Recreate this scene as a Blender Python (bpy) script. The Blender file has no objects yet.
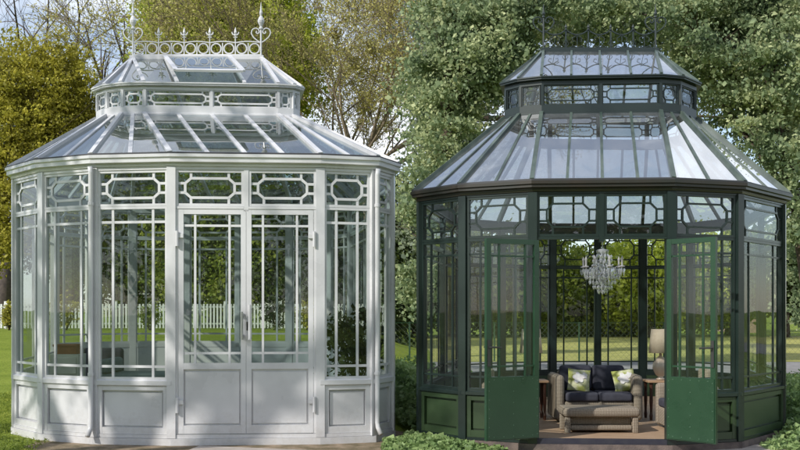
import bpy, math, random
import numpy as np
from mathutils import Vector, Matrix
R = math.radians
random.seed(7)
sc = bpy.context.scene
C = sc.collection

# ------------------------------------------------------------------ camera
HC = 1.6                      # eye height
cd = bpy.data.cameras.new('camera'); cam = bpy.data.objects.new('camera', cd); C.objects.link(cam)
cam.location = (0, 0, HC); cam.rotation_euler = (R(90), 0, 0)
cd.lens = 45; cd.sensor_width = 36; cd.shift_y = 85/800; cd.clip_end = 2000; cd.clip_start = .05
sc.camera = cam
# ------------------------------------------------------------------ sky and sun
SUN_EL, SUN_AZ = 36, 50       # elevation; degrees to the left of straight behind the camera
w = bpy.data.worlds.new('World'); sc.world = w; w.use_nodes = True
nt = w.node_tree; nt.nodes.clear()
out = nt.nodes.new('ShaderNodeOutputWorld'); bg = nt.nodes.new('ShaderNodeBackground')
sky = nt.nodes.new('ShaderNodeTexSky'); sky.sky_type = 'NISHITA'; sky.sun_disc = False
sky.sun_elevation = R(SUN_EL); sky.sun_rotation = R(180+SUN_AZ)
sky.air_density = 1.0; sky.dust_density = .3; sky.ozone_density = 2.0
tc = nt.nodes.new('ShaderNodeTexCoord'); mp = nt.nodes.new('ShaderNodeMapping'); mp.inputs['Scale'].default_value = (1, 1, 2.6)
nz = nt.nodes.new('ShaderNodeTexNoise'); nz.inputs['Scale'].default_value = 3.2; nz.inputs['Detail'].default_value = 7; nz.inputs['Roughness'].default_value = .58
cr = nt.nodes.new('ShaderNodeValToRGB'); cr.color_ramp.elements[0].color = (.20, .20, .20, 1); cr.color_ramp.elements[0].position = .45; cr.color_ramp.elements[1].position = .68
mx = nt.nodes.new('ShaderNodeMixRGB'); mx.inputs[2].default_value = (8.6, 8.9, 9.4, 1)
nt.links.new(tc.outputs['Generated'], mp.inputs[0]); nt.links.new(mp.outputs[0], nz.inputs['Vector'])
nt.links.new(nz.outputs['Fac'], cr.inputs[0]); nt.links.new(cr.outputs[0], mx.inputs[0])
nt.links.new(sky.outputs[0], mx.inputs[1]); nt.links.new(mx.outputs[0], bg.inputs[0]); nt.links.new(bg.outputs[0], out.inputs[0])
bg.inputs[1].default_value = .145
sd = bpy.data.lights.new('sun', 'SUN'); so = bpy.data.objects.new('sun', sd); C.objects.link(so)
sd.energy = 4.6; sd.angle = R(.8); sd.color = (1, .955, .88)
SV = Vector((-math.sin(R(SUN_AZ))*math.cos(R(SUN_EL)), -math.cos(R(SUN_AZ))*math.cos(R(SUN_EL)), math.sin(R(SUN_EL))))
so.rotation_euler = SV.to_track_quat('Z', 'Y').to_euler(); so.location = SV*40
sc.view_settings.view_transform = 'Standard'; sc.view_settings.look = 'None'
sc.view_settings.exposure = .03; sc.view_settings.gamma = 1
sc.render.engine = 'CYCLES'
sc.cycles.transparent_max_bounces = 32; sc.cycles.max_bounces = 8; sc.cycles.glossy_bounces = 4
sc.cycles.caustics_reflective = False; sc.cycles.caustics_refractive = False

# ------------------------------------------------------------------ materials
def mat(name, col, rough=.5, spec=.5, metal=0, col2=None, nscale=6, bump=0, bscale=60, detail=4, coords='Object', stretch=(1, 1, 1), lo=.35, hi=.65, sheen=0):
    m = bpy.data.materials.new(name); m.use_nodes = True; t = m.node_tree; b = t.nodes['Principled BSDF']
    b.inputs['Base Color'].default_value = (*col, 1); b.inputs['Roughness'].default_value = rough
    b.inputs['Specular IOR Level'].default_value = spec; b.inputs['Metallic'].default_value = metal
    tcn = t.nodes.new('ShaderNodeTexCoord'); mpn = t.nodes.new('ShaderNodeMapping'); mpn.inputs['Scale'].default_value = stretch
    t.links.new(tcn.outputs[coords], mpn.inputs[0])
    if col2:
        n = t.nodes.new('ShaderNodeTexNoise'); n.inputs['Scale'].default_value = nscale; n.inputs['Detail'].default_value = detail
        r = t.nodes.new('ShaderNodeValToRGB'); r.color_ramp.elements[0].color = (*col, 1); r.color_ramp.elements[1].color = (*col2, 1)
        r.color_ramp.elements[0].position = lo; r.color_ramp.elements[1].position = hi
        t.links.new(mpn.outputs[0], n.inputs['Vector']); t.links.new(n.outputs['Fac'], r.inputs[0]); t.links.new(r.outputs[0], b.inputs['Base Color'])
        rr = t.nodes.new('ShaderNodeMapRange'); rr.inputs['To Min'].default_value = rough*.8; rr.inputs['To Max'].default_value = min(1, rough*1.25)
        t.links.new(n.outputs['Fac'], rr.inputs['Value']); t.links.new(rr.outputs[0], b.inputs['Roughness'])
    if bump:
        n2 = t.nodes.new('ShaderNodeTexNoise'); n2.inputs['Scale'].default_value = bscale; n2.inputs['Detail'].default_value = 5
        bp = t.nodes.new('ShaderNodeBump'); bp.inputs['Strength'].default_value = bump; bp.inputs['Distance'].default_value = .02
        t.links.new(mpn.outputs[0], n2.inputs['Vector']); t.links.new(n2.outputs['Fac'], bp.inputs['Height']); t.links.new(bp.outputs[0], b.inputs['Normal'])
    return m

def leafmat(name, c1, c2, c3, trans=.35):
    m = bpy.data.materials.new(name); m.use_nodes = True; t = m.node_tree; t.nodes.clear()
    o = t.nodes.new('ShaderNodeOutputMaterial'); g = t.nodes.new('ShaderNodeNewGeometry'); r = t.nodes.new('ShaderNodeValToRGB')
    r.color_ramp.elements[0].color = (*c1, 1); r.color_ramp.elements[1].color = (*c3, 1)
    e = r.color_ramp.elements.new(.5); e.color = (*c2, 1)
    n = t.nodes.new('ShaderNodeTexNoise'); n.inputs['Scale'].default_value = .9; n.inputs['Detail'].default_value = 3
    tcn = t.nodes.new('ShaderNodeTexCoord'); t.links.new(tcn.outputs['Object'], n.inputs['Vector'])
    a = t.nodes.new('ShaderNodeMath'); a.operation = 'MULTIPLY_ADD'; a.inputs[1].default_value = .5
    s = t.nodes.new('ShaderNodeMath'); s.operation = 'MULTIPLY_ADD'; s.inputs[1].default_value = 2.4; s.inputs[2].default_value = -.95  # strong broad tone noise: light and dark crown masses put into the leaf colour
    t.links.new(n.outputs['Fac'], s.inputs[0]); t.links.new(g.outputs['Random Per Island'], a.inputs[0]); t.links.new(s.outputs[0], a.inputs[2])
    t.links.new(a.outputs[0], r.inputs[0])
    d = t.nodes.new('ShaderNodeBsdfPrincipled'); d.inputs['Roughness'].default_value = .55; d.inputs['Specular IOR Level'].default_value = .3
    tr = t.nodes.new('ShaderNodeBsdfTranslucent'); mxs = t.nodes.new('ShaderNodeMixShader'); mxs.inputs[0].default_value = trans
    t.links.new(r.outputs[0], d.inputs['Base Color']); t.links.new(r.outputs[0], tr.inputs[0])
    t.links.new(d.outputs[0], mxs.inputs[1]); t.links.new(tr.outputs[0], mxs.inputs[2]); t.links.new(mxs.outputs[0], o.inputs[0])
    return m

def glass(name, tint, base, edge, rough=.01, dust=.012):
    # clear sheet: straight-through light plus mirror reflection that grows at grazing angles
    m = bpy.data.materials.new(name); m.use_nodes = True; t = m.node_tree; t.nodes.clear()
    o = t.nodes.new('ShaderNodeOutputMaterial'); tr = t.nodes.new('ShaderNodeBsdfTransparent'); gl = t.nodes.new('ShaderNodeBsdfGlossy')
    tr.inputs[0].default_value = (*tint, 1); gl.inputs['Roughness'].default_value = rough; gl.inputs[0].default_value = (.95, .97, 1, 1)
    lw = t.nodes.new('ShaderNodeLayerWeight'); lw.inputs[0].default_value = .5
    p = t.nodes.new('ShaderNodeMath'); p.operation = 'POWER'; p.inputs[1].default_value = 2.5
    k = t.nodes.new('ShaderNodeMath'); k.operation = 'MULTIPLY_ADD'; k.inputs[1].default_value = edge; k.inputs[2].default_value = base
    k.use_clamp = True
    n = t.nodes.new('ShaderNodeTexNoise'); n.inputs['Scale'].default_value = 1.3; bp = t.nodes.new('ShaderNodeBump')
    bp.inputs['Strength'].default_value = .12; bp.inputs['Distance'].default_value = .02
    tcn = t.nodes.new('ShaderNodeTexCoord'); t.links.new(tcn.outputs['Object'], n.inputs['Vector']); t.links.new(n.outputs['Fac'], bp.inputs['Height'])
    t.links.new(bp.outputs[0], gl.inputs['Normal'])
    mxs = t.nodes.new('ShaderNodeMixShader')
    t.links.new(lw.outputs['Facing'], p.inputs[0]); t.links.new(p.outputs[0], k.inputs[0]); t.links.new(k.outputs[0], mxs.inputs[0])
    t.links.new(tr.outputs[0], mxs.inputs[1]); t.links.new(gl.outputs[0], mxs.inputs[2])
    df = t.nodes.new('ShaderNodeBsdfDiffuse'); df.inputs[0].default_value = (.62, .62, .60, 1)      # thin uneven dust and water marks
    dn = t.nodes.new('ShaderNodeTexNoise'); dn.inputs['Scale'].default_value = 5; dn.inputs['Detail'].default_value = 6; dn.inputs['Roughness'].default_value = .7
    dp = t.nodes.new('ShaderNodeMapping'); dp.inputs['Scale'].default_value = (1.6, .5, .5); t.links.new(tcn.outputs['Object'], dp.inputs[0]); t.links.new(dp.outputs[0], dn.inputs['Vector'])
    dr = t.nodes.new('ShaderNodeMapRange'); dr.inputs['From Min'].default_value = .35; dr.inputs['From Max'].default_value = .75; dr.inputs['To Min'].default_value = dust*.4; dr.inputs['To Max'].default_value = dust*2.2
    t.links.new(dn.outputs['Fac'], dr.inputs['Value']); md = t.nodes.new('ShaderNodeMixShader'); t.links.new(dr.outputs[0], md.inputs[0])
    t.links.new(mxs.outputs[0], md.inputs[1]); t.links.new(df.outputs[0], md.inputs[2]); t.links.new(md.outputs[0], o.inputs[0])
    return m

M = {}
M['white'] = mat('white_paint', (.53, .53, .55), .28, .5, col2=(.66, .66, .68), nscale=1.6, bump=.05, bscale=25)
def grime(m, col=(.30, .26, .20), top=.5):
    t = m.node_tree; b = t.nodes['Principled BSDF']; src = b.inputs['Base Color'].links[0].from_socket
    tcn = t.nodes.new('ShaderNodeTexCoord'); sp = t.nodes.new('ShaderNodeSeparateXYZ'); t.links.new(tcn.outputs['Object'], sp.inputs[0])
    mr = t.nodes.new('ShaderNodeMapRange'); mr.inputs['From Min'].default_value = 0; mr.inputs['From Max'].default_value = top; mr.inputs['To Min'].default_value = .42; mr.inputs['To Max'].default_value = 0; t.links.new(sp.outputs['Z'], mr.inputs['Value'])
    n = t.nodes.new('ShaderNodeTexNoise'); n.inputs['Scale'].default_value = 14; n.inputs['Detail'].default_value = 8; n.inputs['Roughness'].default_value = .75; t.links.new(tcn.outputs['Object'], n.inputs['Vector'])
    m2 = t.nodes.new('ShaderNodeMath'); m2.operation = 'MULTIPLY_ADD'; m2.inputs[1].default_value = 1; m2.inputs[2].default_value = -.56; ad = t.nodes.new('ShaderNodeMath'); ad.operation = 'ADD'
    t.links.new(n.outputs['Fac'], m2.inputs[0]); t.links.new(m2.outputs[0], ad.inputs[0]); t.links.new(mr.outputs[0], ad.inputs[1])
    rp = t.nodes.new('ShaderNodeMapRange'); rp.inputs['From Min'].default_value = .05; rp.inputs['From Max'].default_value = .5; rp.inputs['To Max'].default_value = .35; t.links.new(ad.outputs[0], rp.inputs['Value'])
    mx_ = t.nodes.new('ShaderNodeMixRGB'); mx_.inputs[2].default_value = (*col, 1); t.links.new(rp.outputs[0], mx_.inputs[0]); t.links.new(src, mx_.inputs[1]); t.links.new(mx_.outputs[0], b.inputs['Base Color'])
grime(M['white'])
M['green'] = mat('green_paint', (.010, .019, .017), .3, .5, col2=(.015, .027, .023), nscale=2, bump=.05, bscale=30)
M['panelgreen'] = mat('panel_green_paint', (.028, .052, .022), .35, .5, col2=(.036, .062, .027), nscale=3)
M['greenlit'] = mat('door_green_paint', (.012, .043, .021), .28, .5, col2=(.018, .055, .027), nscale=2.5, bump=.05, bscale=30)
M['bargreen'] = mat('glazing_bar_green', (.045, .068, .058), .35, .5, col2=(.09, .12, .10), nscale=5)
M['blackgreen'] = mat('dark_green_metal', (.020, .030, .030), .4, .5)
M['bronze'] = mat('bronze_gutter', (.034, .025, .018), .4, .5, col2=(.020, .022, .018), nscale=2)
M['glassL'] = glass('clear_glass', (.74, .79, .745), .045, .50, dust=.006)
M['roofL'] = glass('roof_glass_blue', (.46, .55, .55), .13, .8, dust=.015)
M['glassR'] = glass('clear_glass_pavilion', (.93, .97, .95), .03, .35, dust=.006)
M['friezeR'] = glass('frieze_glass', (.92, .96, .96), .07, .4, dust=.006)
M['roofR'] = glass('roof_glass_pale', (.92, .96, 1.0), .52, .5, dust=.05)
M['stone'] = mat('plinth_stone', (.16, .125, .11), .8, .3, col2=(.10, .08, .075), nscale=9, bump=.3)
M['stonedark'] = mat('step_dark', (.020, .020, .034), .6, .4, col2=(.03, .03, .04), nscale=9)
M['chrome'] = mat('grey_metal', (.45, .45, .47), .3, .5, metal=.8)
M['eavestrip'] = mat('dark_grey_strip', (.05, .05, .055), .5, .4)
M['rivet'] = mat('rivet_metal', (.06, .12, .075), .4, .5)
M['dark'] = mat('dark_metal', (.03, .03, .03), .4, .5)
M['bark'] = mat('bark', (.10, .075, .055), .9, .2, col2=(.055, .042, .034), nscale=8, bump=.6, bscale=20, stretch=(1, 1, .3))
M['barkpale'] = mat('bark_pale', (.24, .19, .14), .9, .2, col2=(.15, .12, .09), nscale=6)
M['barkdark'] = mat('bark_dark', (.075, .06, .06), .9, .2, col2=(.12, .095, .09), nscale=6)

# ------------------------------------------------------------------ mesh helpers
ORG = {}
def finish(name, me, m, parent=None, smooth=False):
    if m is not None:
        for q in (m if isinstance(m, (list, tuple)) else [m]): me.materials.append(q)
    if smooth:
        me.polygons.foreach_set('use_smooth', [True]*len(me.polygons))
    o = bpy.data.objects.new(name, me); C.objects.link(o)
    if parent is not None:
        o.parent = parent; ORG[o.name] = ORG.get(parent.name, (0, 0, 0))
    return o
class MB:
    def __init__(s): s.v = []; s.f = []; s.mi = []
    def add(s, vs, fs, mi=0):
        k = len(s.v); s.v += [tuple(p) for p in vs]; s.f += [tuple(i+k for i in f) for f in fs]; s.mi += [mi]*len(fs)
    def hexa(s, p):           # 8 points: bottom quad then top quad
        s.add(p, [(0, 3, 2, 1), (4, 5, 6, 7), (0, 1, 5, 4), (1, 2, 6, 5), (2, 3, 7, 6), (3, 0, 4, 7)])
    def box(s, x0, x1, y0, y1, z0, z1):
        s.hexa([(x0, y0, z0), (x1, y0, z0), (x1, y1, z0), (x0, y1, z0), (x0, y0, z1), (x1, y0, z1), (x1, y1, z1), (x0, y1, z1)])
    def lbox(s, F, u0, u1, v0, v1, n0, n1):
        s.hexa([F(u0, v0, n1), F(u1, v0, n1), F(u1, v0, n0), F(u0, v0, n0), F(u0, v1, n1), F(u1, v1, n1), F(u1, v1, n0), F(u0, v1, n0)])
    def lbar(s, F, a, b, wd, n0, n1):
        dx, dy = b[0]-a[0], b[1]-a[1]; L = math.hypot(dx, dy); px, py = -dy/L*wd/2, dx/L*wd/2
        q = [(a[0]+px, a[1]+py), (b[0]+px, b[1]+py), (b[0]-px, b[1]-py), (a[0]-px, a[1]-py)]
        s.hexa([F(*c, n0) for c in q] + [F(*c, n1) for c in q])
    def beam(s, p, q, up, wd, d0, d1):   # bar from p to q; up = outward normal; spans d0..d1 along it
        p = Vector(p); q = Vector(q); t = (q-p).normalized(); up = Vector(up); up = (up-t*up.dot(t)).normalized(); sd_ = t.cross(up)*(wd/2)
        s.hexa([p+sd_+up*d0, q+sd_+up*d0, q-sd_+up*d0, p-sd_+up*d0, p+sd_+up*d1, q+sd_+up*d1, q-sd_+up*d1, p-sd_+up*d1])
    def tube(s, pts, r, n=6, cap=True):
        pts = [Vector(p) for p in pts]; rs = r if isinstance(r, (list, tuple)) else [r]*len(pts); vs = []; prev = None
        for i, p in enumerate(pts):
            t = (pts[min(i+1, len(pts)-1)]-pts[max(i-1, 0)]).normalized()
            a = Vector((0, 0, 1)) if abs(t.z) < .9 else Vector((1, 0, 0))
            if prev is not None: a = prev
            a = (a-t*a.dot(t)).normalized(); prev = a; b = t.cross(a)
            for k in range(n):
                th = 2*math.pi*k/n; vs.append(p+(a*math.cos(th)+b*math.sin(th))*rs[i])
        fs = [(i*n+k, i*n+(k+1) % n, (i+1)*n+(k+1) % n, (i+1)*n+k) for i in range(len(pts)-1) for k in range(n)]
        if cap: fs += [tuple(range(n-1, -1, -1)), tuple((len(pts)-1)*n+k for k in range(n))]
        s.add(vs, fs)
    def lathe(s, c, prof, n=16):
        vs = [(c[0]+r*math.cos(2*math.pi*k/n), c[1]+r*math.sin(2*math.pi*k/n), c[2]+h) for r, h in prof for k in range(n)]
        fs = [(i*n+k, i*n+(k+1) % n, (i+1)*n+(k+1) % n, (i+1)*n+k) for i in range(len(prof)-1) for k in range(n)]
        fs += [tuple(range(n-1, -1, -1)), tuple((len(prof)-1)*n+k for k in range(n))]
        s.add(vs, fs)
    def build(s, name, m, parent=None, smooth=False, bevel=0, sub=0):
        ox, oy, oz = ORG.get(parent.name, (0, 0, 0)) if parent is not None else (0, 0, 0)
        me = bpy.data.meshes.new(name); me.from_pydata([(a-ox, b-oy, c-oz) for a, b, c in s.v], [], s.f); me.update()
        if any(s.mi): me.polygons.foreach_set('material_index', s.mi)
        o = finish(name, me, m, parent, smooth)
        if bevel:
            bm_ = o.modifiers.new('bevel', 'BEVEL'); bm_.width = bevel; bm_.segments = 2; bm_.limit_method = 'ANGLE'
        if sub:
            ss = o.modifiers.new('subsurf', 'SUBSURF'); ss.levels = sub; ss.render_levels = sub
        return o
def empty(name, loc, label=None, cat=None, group=None):
    o = bpy.data.objects.new(name, None); C.objects.link(o); o.location = loc; o.empty_display_size = .2; ORG[o.name] = tuple(loc)
    if label: tag(o, label, cat, group)
    return o
def tag(o, label=None, cat=None, group=None, kind=None):
    if label: o['label'] = label
    if cat: o['category'] = cat
    if group: o['group'] = group
    if kind: o['kind'] = kind
    return o

def walk(px, alpha, ref, zref):
    """plan points from picture columns, wall directions and the depth of one corner"""
    t = [(p-400)/1000 for p in px]; n = len(px); z = [0]*n; z[ref] = zref
    for i in range(ref, n-1):
        m = math.tan(R(alpha[i])); z[i+1] = z[i]*(1-m*t[i])/(1-m*t[i+1])
    for i in range(ref-1, -1, -1):
        m = math.tan(R(alpha[i])); z[i] = z[i+1]*(1-m*t[i+1])/(1-m*t[i])
    return [(t[i]*z[i], z[i]) for i in range(n)]
def closepoly(front, zc, k):
    """mirror the front half about the middle line (axis runs with slope k)"""
    back = [(x+k*2*(zc-z), 2*zc-z) for x, z in front]
    return front, back[::-1]
def newell(P):
    return sum(P[i][0]*P[(i+1) % len(P)][1]-P[(i+1) % len(P)][0]*P[i][1] for i in range(len(P)))
def normals(P, closed=True):
    sgn = 1 if newell(P) > 0 else -1; out_ = []
    for i in range(len(P) if closed else len(P)-1):
        a = P[i]; b = P[(i+1) % len(P)]; L = math.hypot(b[0]-a[0], b[1]-a[1]); out_.append((sgn*(b[1]-a[1])/L, -sgn*(b[0]-a[0])/L))
    return out_
def offsets(P):
    N = normals(P); r = []
    for i in range(len(P)):
        a = N[i-1]; b = N[i]; mx_, my_ = a[0]+b[0], a[1]+b[1]; l2 = (mx_*mx_+my_*my_)/2
        r.append((mx_/l2, my_/l2))
    return r
def sweep(mb, P, prof, idx=None):
    """profile [(offset, height)] swept round polygon P (or along the vertex chain idx)"""
    O = offsets(P); ids = idx if idx else list(range(len(P))); n = len(prof); vs = []
    for i in ids:
        for d, h in prof: vs.append((P[i][0]+O[i][0]*d, P[i][1]+O[i][1]*d, h))
    m = len(ids); fs = []
    for j in range(m if not idx else m-1):
        for k in range(n):
            a = j*n+k; b = j*n+(k+1) % n; c = ((j+1) % m)*n+(k+1) % n; d = ((j+1) % m)*n+k
            fs.append((a, b, c, d))
    if idx: fs += [tuple(range(n)), tuple((m-1)*n+k for k in range(n-1, -1, -1))]
    mb.add(vs, fs)

def fret(mb, F, u0, u1, v0, v1, wd, n0, n1, k=1.0):
    W = u1-u0; H = v1-v0; a = min(.08*k, W*.13); c = min(.148*k, W*.24); t = .19; s_ = .35
    vt, vb = v1-t*H, v0+t*H; st, sb = v1-s_*H, v0+s_*H
    e = .004
    for (p, q) in (((u0+c, vt), (u1-c, vt)), ((u0+c, vb), (u1-c, vb))): mb.lbar(F, p, q, wd, n0, n1)
    for us, sg in ((u0, 1), (u1, -1)):
        mb.lbar(F, (us+sg*a, st), (us+sg*a, sb), wd, n0+.001, n1-.001)
        mb.lbar(F, (us+sg*c, vt), (us+sg*a, st), wd, n0+.002, n1-.002)
        mb.lbar(F, (us+sg*c, vb), (us+sg*a, sb), wd, n0+.002, n1-.002)
        mb.lbar(F, (us+sg*c, vt), (us+sg*c, v1), wd, n0+.003, n1-.003)
        mb.lbar(F, (us+sg*c, vb), (us+sg*c, v0), wd, n0+.003, n1-.003)
        mb.lbar(F, (us, st), (us+sg*a, st), wd, n0+.003, n1-.003)
        mb.lbar(F, (us, sb), (us+sg*a, sb), wd, n0+.003, n1-.003)
def frame4(mb, F, u0, u1, v0, v1, s, n0, n1, sb=None, stp=None):
    sb = s if sb is None else sb; stp = s if stp is None else stp
    mb.lbox(F, u0, u0+s, v0, v1, n0, n1); mb.lbox(F, u1-s, u1, v0, v1, n0, n1)
    mb.lbox(F, u0+s, u1-s, v0, v0+sb, n0+.002, n1-.002); mb.lbox(F, u0+s, u1-s, v1-stp, v1, n0+.002, n1-.002)
def sheet(F, u0, u1, v0, v1, n, name, m, par):
    mb = MB(); mb.add([F(u0, v0, n), F(u1, v0, n), F(u1, v1, n), F(u0, v1, n)], [(0, 1, 2, 3)]); return mb.build(name, m, par)
def bars(mb, F, u0, u1, v0, v1, wd, dv0, dv1, fu, n0, n1):
    W = u1-u0
    for vv in (v0+dv0, v1-dv1): mb.lbox(F, u0, u1, vv-wd/2, vv+wd/2, n0+.002, n1-.002)
    for q in (fu, 1-fu): mb.lbox(F, u0+W*q-wd/2, u0+W*q+wd/2, v0, v1, n0, n1)
def dado(mb, F, u0, u1, v0, v1, s=.07):
    frame4(mb, F, u0, u1, v0, v1, s, -.03, .03, sb=.08, stp=.05)
    a, b, c, d = u0+s, u1-s, v0+.08, v1-.05
    mb.lbox(F, a, b, c, d, -.03, -.016)
    i = .018
    if b-a > .12: mb.lbox(F, a+i, b-i, c+i, d-i*1.6, -.016, .004)

def leaf_door(par, F, W, v0, v1, vg, H, mm, mg, studs=False, m2=None):
    """one door leaf in frame F: u from hinge edge 0..W"""
    d = MB(); s = .06
    frame4(d, F, 0, W, v0, v1, s, -.022, .022, sb=.10, stp=.055)
    d.lbox(F, s, W-s, vg-.075, vg, -.020, .020)
    u0, u1 = s, W-s
    bars(d, F, u0, u1, vg, v1-.055, H['bw']*.9, .115, .135, .2, -.012, .012)
    do = d.build('door', mm, par)
    p = MB()
    if studs:
        p.lbox(F, .012, W-.012, v0+.012, vg-.004, -.030, .030)
        i0 = len(p.f)
        for k in range(7):
            for uu in (.03, W-.03):
                vv = v0+.05+(vg-v0-.1)*k/6; p.tube([F(uu, vv, -.034), F(uu, vv, .033)], .006, 6)
        for k in range(5):
            uu = .03+(W-.06)*(k+.5)/5
            for vv in (v0+.04, vg-.03): p.tube([F(uu, vv, -.034), F(uu, vv, .033)], .006, 6)
        for k in range(4):
            vv = v0+.1+(vg-v0-.2)*(k+.5)/4; p.tube([F(W/2, vv, -.034), F(W/2, vv, .033)], .006, 6)
        for q_ in range(i0, len(p.f)): p.mi[q_] = 1
    else:
        a, b, c, e = s, W-s, v0+.10, vg-.075
        p.lbox(F, a, b, c, e, -.018, -.006); p.lbox(F, a+.02, b-.02, c+.02, e-.032, -.006, .010)
    p.build('lower_panel', [m2 or mm, M['rivet']] if studs else (m2 or mm), do)
    sheet(F, u0, u1, vg, v1-.055, 0, 'pane', mg, do)
    return do

def conservatory(name, label, front, dfront, zc, k, H, ridge, mats, door_edge, mid_split, open_doors):
    A, B = closepoly(front, zc, k); P = A+B; nF = len(A)
    DA, DB = closepoly(dfront, zc, k); D = DA+DB
    cx = sum(p[0] for p in P)/len(P); cy = sum(p[1] for p in P)/len(P)
    root = empty(name, (cx, cy, 0), label, 'conservatory')
    n = len(P); N = normals(P); white, gl, gfr, groof, bar = mats['frame'], mats['glass'], mats['frieze'], mats['roof'], mats['bar']
    def FR(i, P_=P, N_=N):
        a = P_[i]; b = P_[(i+1) % len(P_)]; L = math.hypot(b[0]-a[0], b[1]-a[1]); ux, uy = (b[0]-a[0])/L, (b[1]-a[1])/L; nx, ny = N_[i]
        return (lambda u, v, nn: (a[0]+ux*u+nx*nn, a[1]+uy*u+ny*nn, v)), L
    # floor and plinth
    f = MB(); fl = [(x, y) for x, y in P]; O = offsets(P)
    inner = [(P[i][0]-O[i][0]*.06, P[i][1]-O[i][1]*.06) for i in range(n)]
    f.add([(x, y, H['floor']) for x, y in inner]+[(x, y, .01) for x, y in inner], [tuple(range(n)), tuple(range(2*n-1, n-1, -1))]+[(i, (i+1) % n, n+(i+1) % n, n+i) for i in range(n)])
    f.build('floor_slab', mats['floor'], root)
    pl = MB(); sweep(pl, P, [(.055, -.2), (.055, H['skirt']), (-.055, H['skirt']), (-.055, -.2)]); pl.build('plinth', mats['plinth'], root)
    b2 = MB(); ch = [(door_edge+1+j) % n for j in range(n)]
    sweep(b2, P, [(.040, H['skirt']+.003), (.040, H['panel0']-.002), (-.04, H['panel0']-.002), (-.04, H['skirt']+.003)], ch); b2.build('base_rail', white, root)
    b3 = MB(); F, L = FR(door_edge); b3.lbox(F, .02, L-.02, H['skirt']+.002, H['door0']-.004, -.05, .038); b3.build('threshold', mats['threshold'], root)
    for c_, (q0, q1) in (([x_ for x_ in range(door_edge+1, nF+1)], (H['sill0'], H['sill1'])), (list(range(nF, 2*nF)), (H['sb']-.07, H['sb'])), ([2*nF-1]+list(range(0, door_edge+1)), (H['sill0'], H['sill1']))):
        s1 = MB(); sweep(s1, P, [(.052, q0+.012), (.052, q1-.012), (.030, q1), (-.035, q1), (-.035, q0), (.036, q0)], c_); s1.build('sill', white, root)
    # head, cornice, gutter
    hd = MB(); sweep(hd, P, [(.036, H['head']), (.036, H['eave0']), (-.04, H['eave0']), (-.04, H['head'])]); hd.build('head_rail', white, root)
    e0, e1 = H['eave0'], H['eave1']; g = MB()
    sweep(g, P, [(.038, e0+.002), (.055, e0+.004), (.060, e0+.026), (.052, e0+.028), (.052, e0+.040), (.105, e0+.048), (.105, e1-.045), (.125, e1-.035), (.125, e1), (.10, e1), (.10, e1-.012), (-.03, e1-.012), (-.03, e0+.002)])
    g.build('gutter', mats['gutter'], root)
    es = MB(); sweep(es, P, [(.066, e1+.001), (.112, e1+.001), (.112, e1+.020), (.066, e1+.030)]); es.build('eave_strip', M['eavestrip'], root)  # thin dark grey strip along the eave at the foot of the roof glass
    # posts
    for i in range(n):
        nx, ny = offsets(P)[i]; l = math.hypot(nx, ny); nx /= l; ny /= l; tx, ty = -ny, nx
        p = MB(); wd = .052
        p.hexa([(P[i][0]+tx*a*wd+nx*b, P[i][1]+ty*a*wd+ny*b, H['skirt']+.004) for a, b in ((-1, .046), (1, .046), (1, -.05), (-1, -.05))] +
               [(P[i][0]+tx*a*wd+nx*b, P[i][1]+ty*a*wd+ny*b, H['eave0']-.003) for a, b in ((-1, .046), (1, .046), (1, -.05), (-1, -.05))])
        p.build('post', white, root)
    # bays; the back bays have their own sill height
    H0 = H; HB = dict(H); HB['fr0'] = H['pb']; HB['sill0'] = H['sb']-.07; HB['sill1'] = H['sb']
    def bay(F, u0, u1, door=False, Hx=None):
        H = Hx or H0; fz = MB(); v0, v1 = H['fr0'], H['fr1']
        frame4(fz, F, u0, u1, H['fr0']-.03, H['fr1']+.03, .03, -.026, .026)
        fret(fz, F, u0+.03, u1-.03, v0, v1, H['fw'], -.014, .014)
        fo = fz.build('fretwork', white, root); sheet(F, u0+.03, u1-.03, v0, v1, 0, 'pane', gfr, fo)
        if door: return
        wn = MB(); g0, g1 = H['sill1'], H['fr0']-.03
        frame4(wn, F, u0, u1, g0, g1-.002, .032, -.024, .024, sb=.03, stp=.03)
        bars(wn, F, u0+.032, u1-.032, g0+.03, g1-.03, H['bw'], H['bb'], H['bt'], .19 if u1-u0 > .62 else .24, -.012, .012)
        wo = wn.build('window', white, root); sheet(F, u0+.032, u1-.032, g0+.03, g1-.03, 0, 'pane', gl, wo)
        dd = MB(); dado(dd, F, u0, u1, H['panel0'], H['sill0']-.002, .055); dd.build('lower_panel', mats['panel'], root)
    for i in range(n):
        F, L = FR(i); m0 = .045; H = HB if nF <= i < 2*nF-1 else H0
        if i == door_edge or i == (2*nF-2-door_edge):          # doors, and the matching wide bay at the back
            mid = MB(); mid.lbox(F, L/2-.028, L/2+.028, H['fr0']-.09 if i == door_edge else H['skirt']+.01, H['eave0']-.004, -.035, .034); mid.build('mullion', white, root)
            for a, b in ((m0, L/2-.028), (L/2+.028, L-m0)): bay(F, a, b, i == door_edge, H)
            if i == door_edge:
                tr = MB(); tr.lbox(F, m0, L/2-.029, H['door1']+.004, H['fr0']-.033, -.036, .036); tr.lbox(F, L/2+.029, L-m0, H['door1']+.004, H['fr0']-.033, -.036, .036); tr.build('transom', white, root)
        elif L > 1.35 and i in (nF-1, 2*nF-1):
            mid = MB(); mid.lbox(F, L/2-.04, L/2+.04, H['skirt']+.01, H['eave0']-.004, -.035, .037); mid.build('mullion', white, root)
            bay(F, m0, L/2-.04, False, H); bay(F, L/2+.04, L-m0, False, H)
        else: bay(F, m0, L-m0, False, H)
    H = H0
    # doors
    F, L = FR(door_edge)
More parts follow.
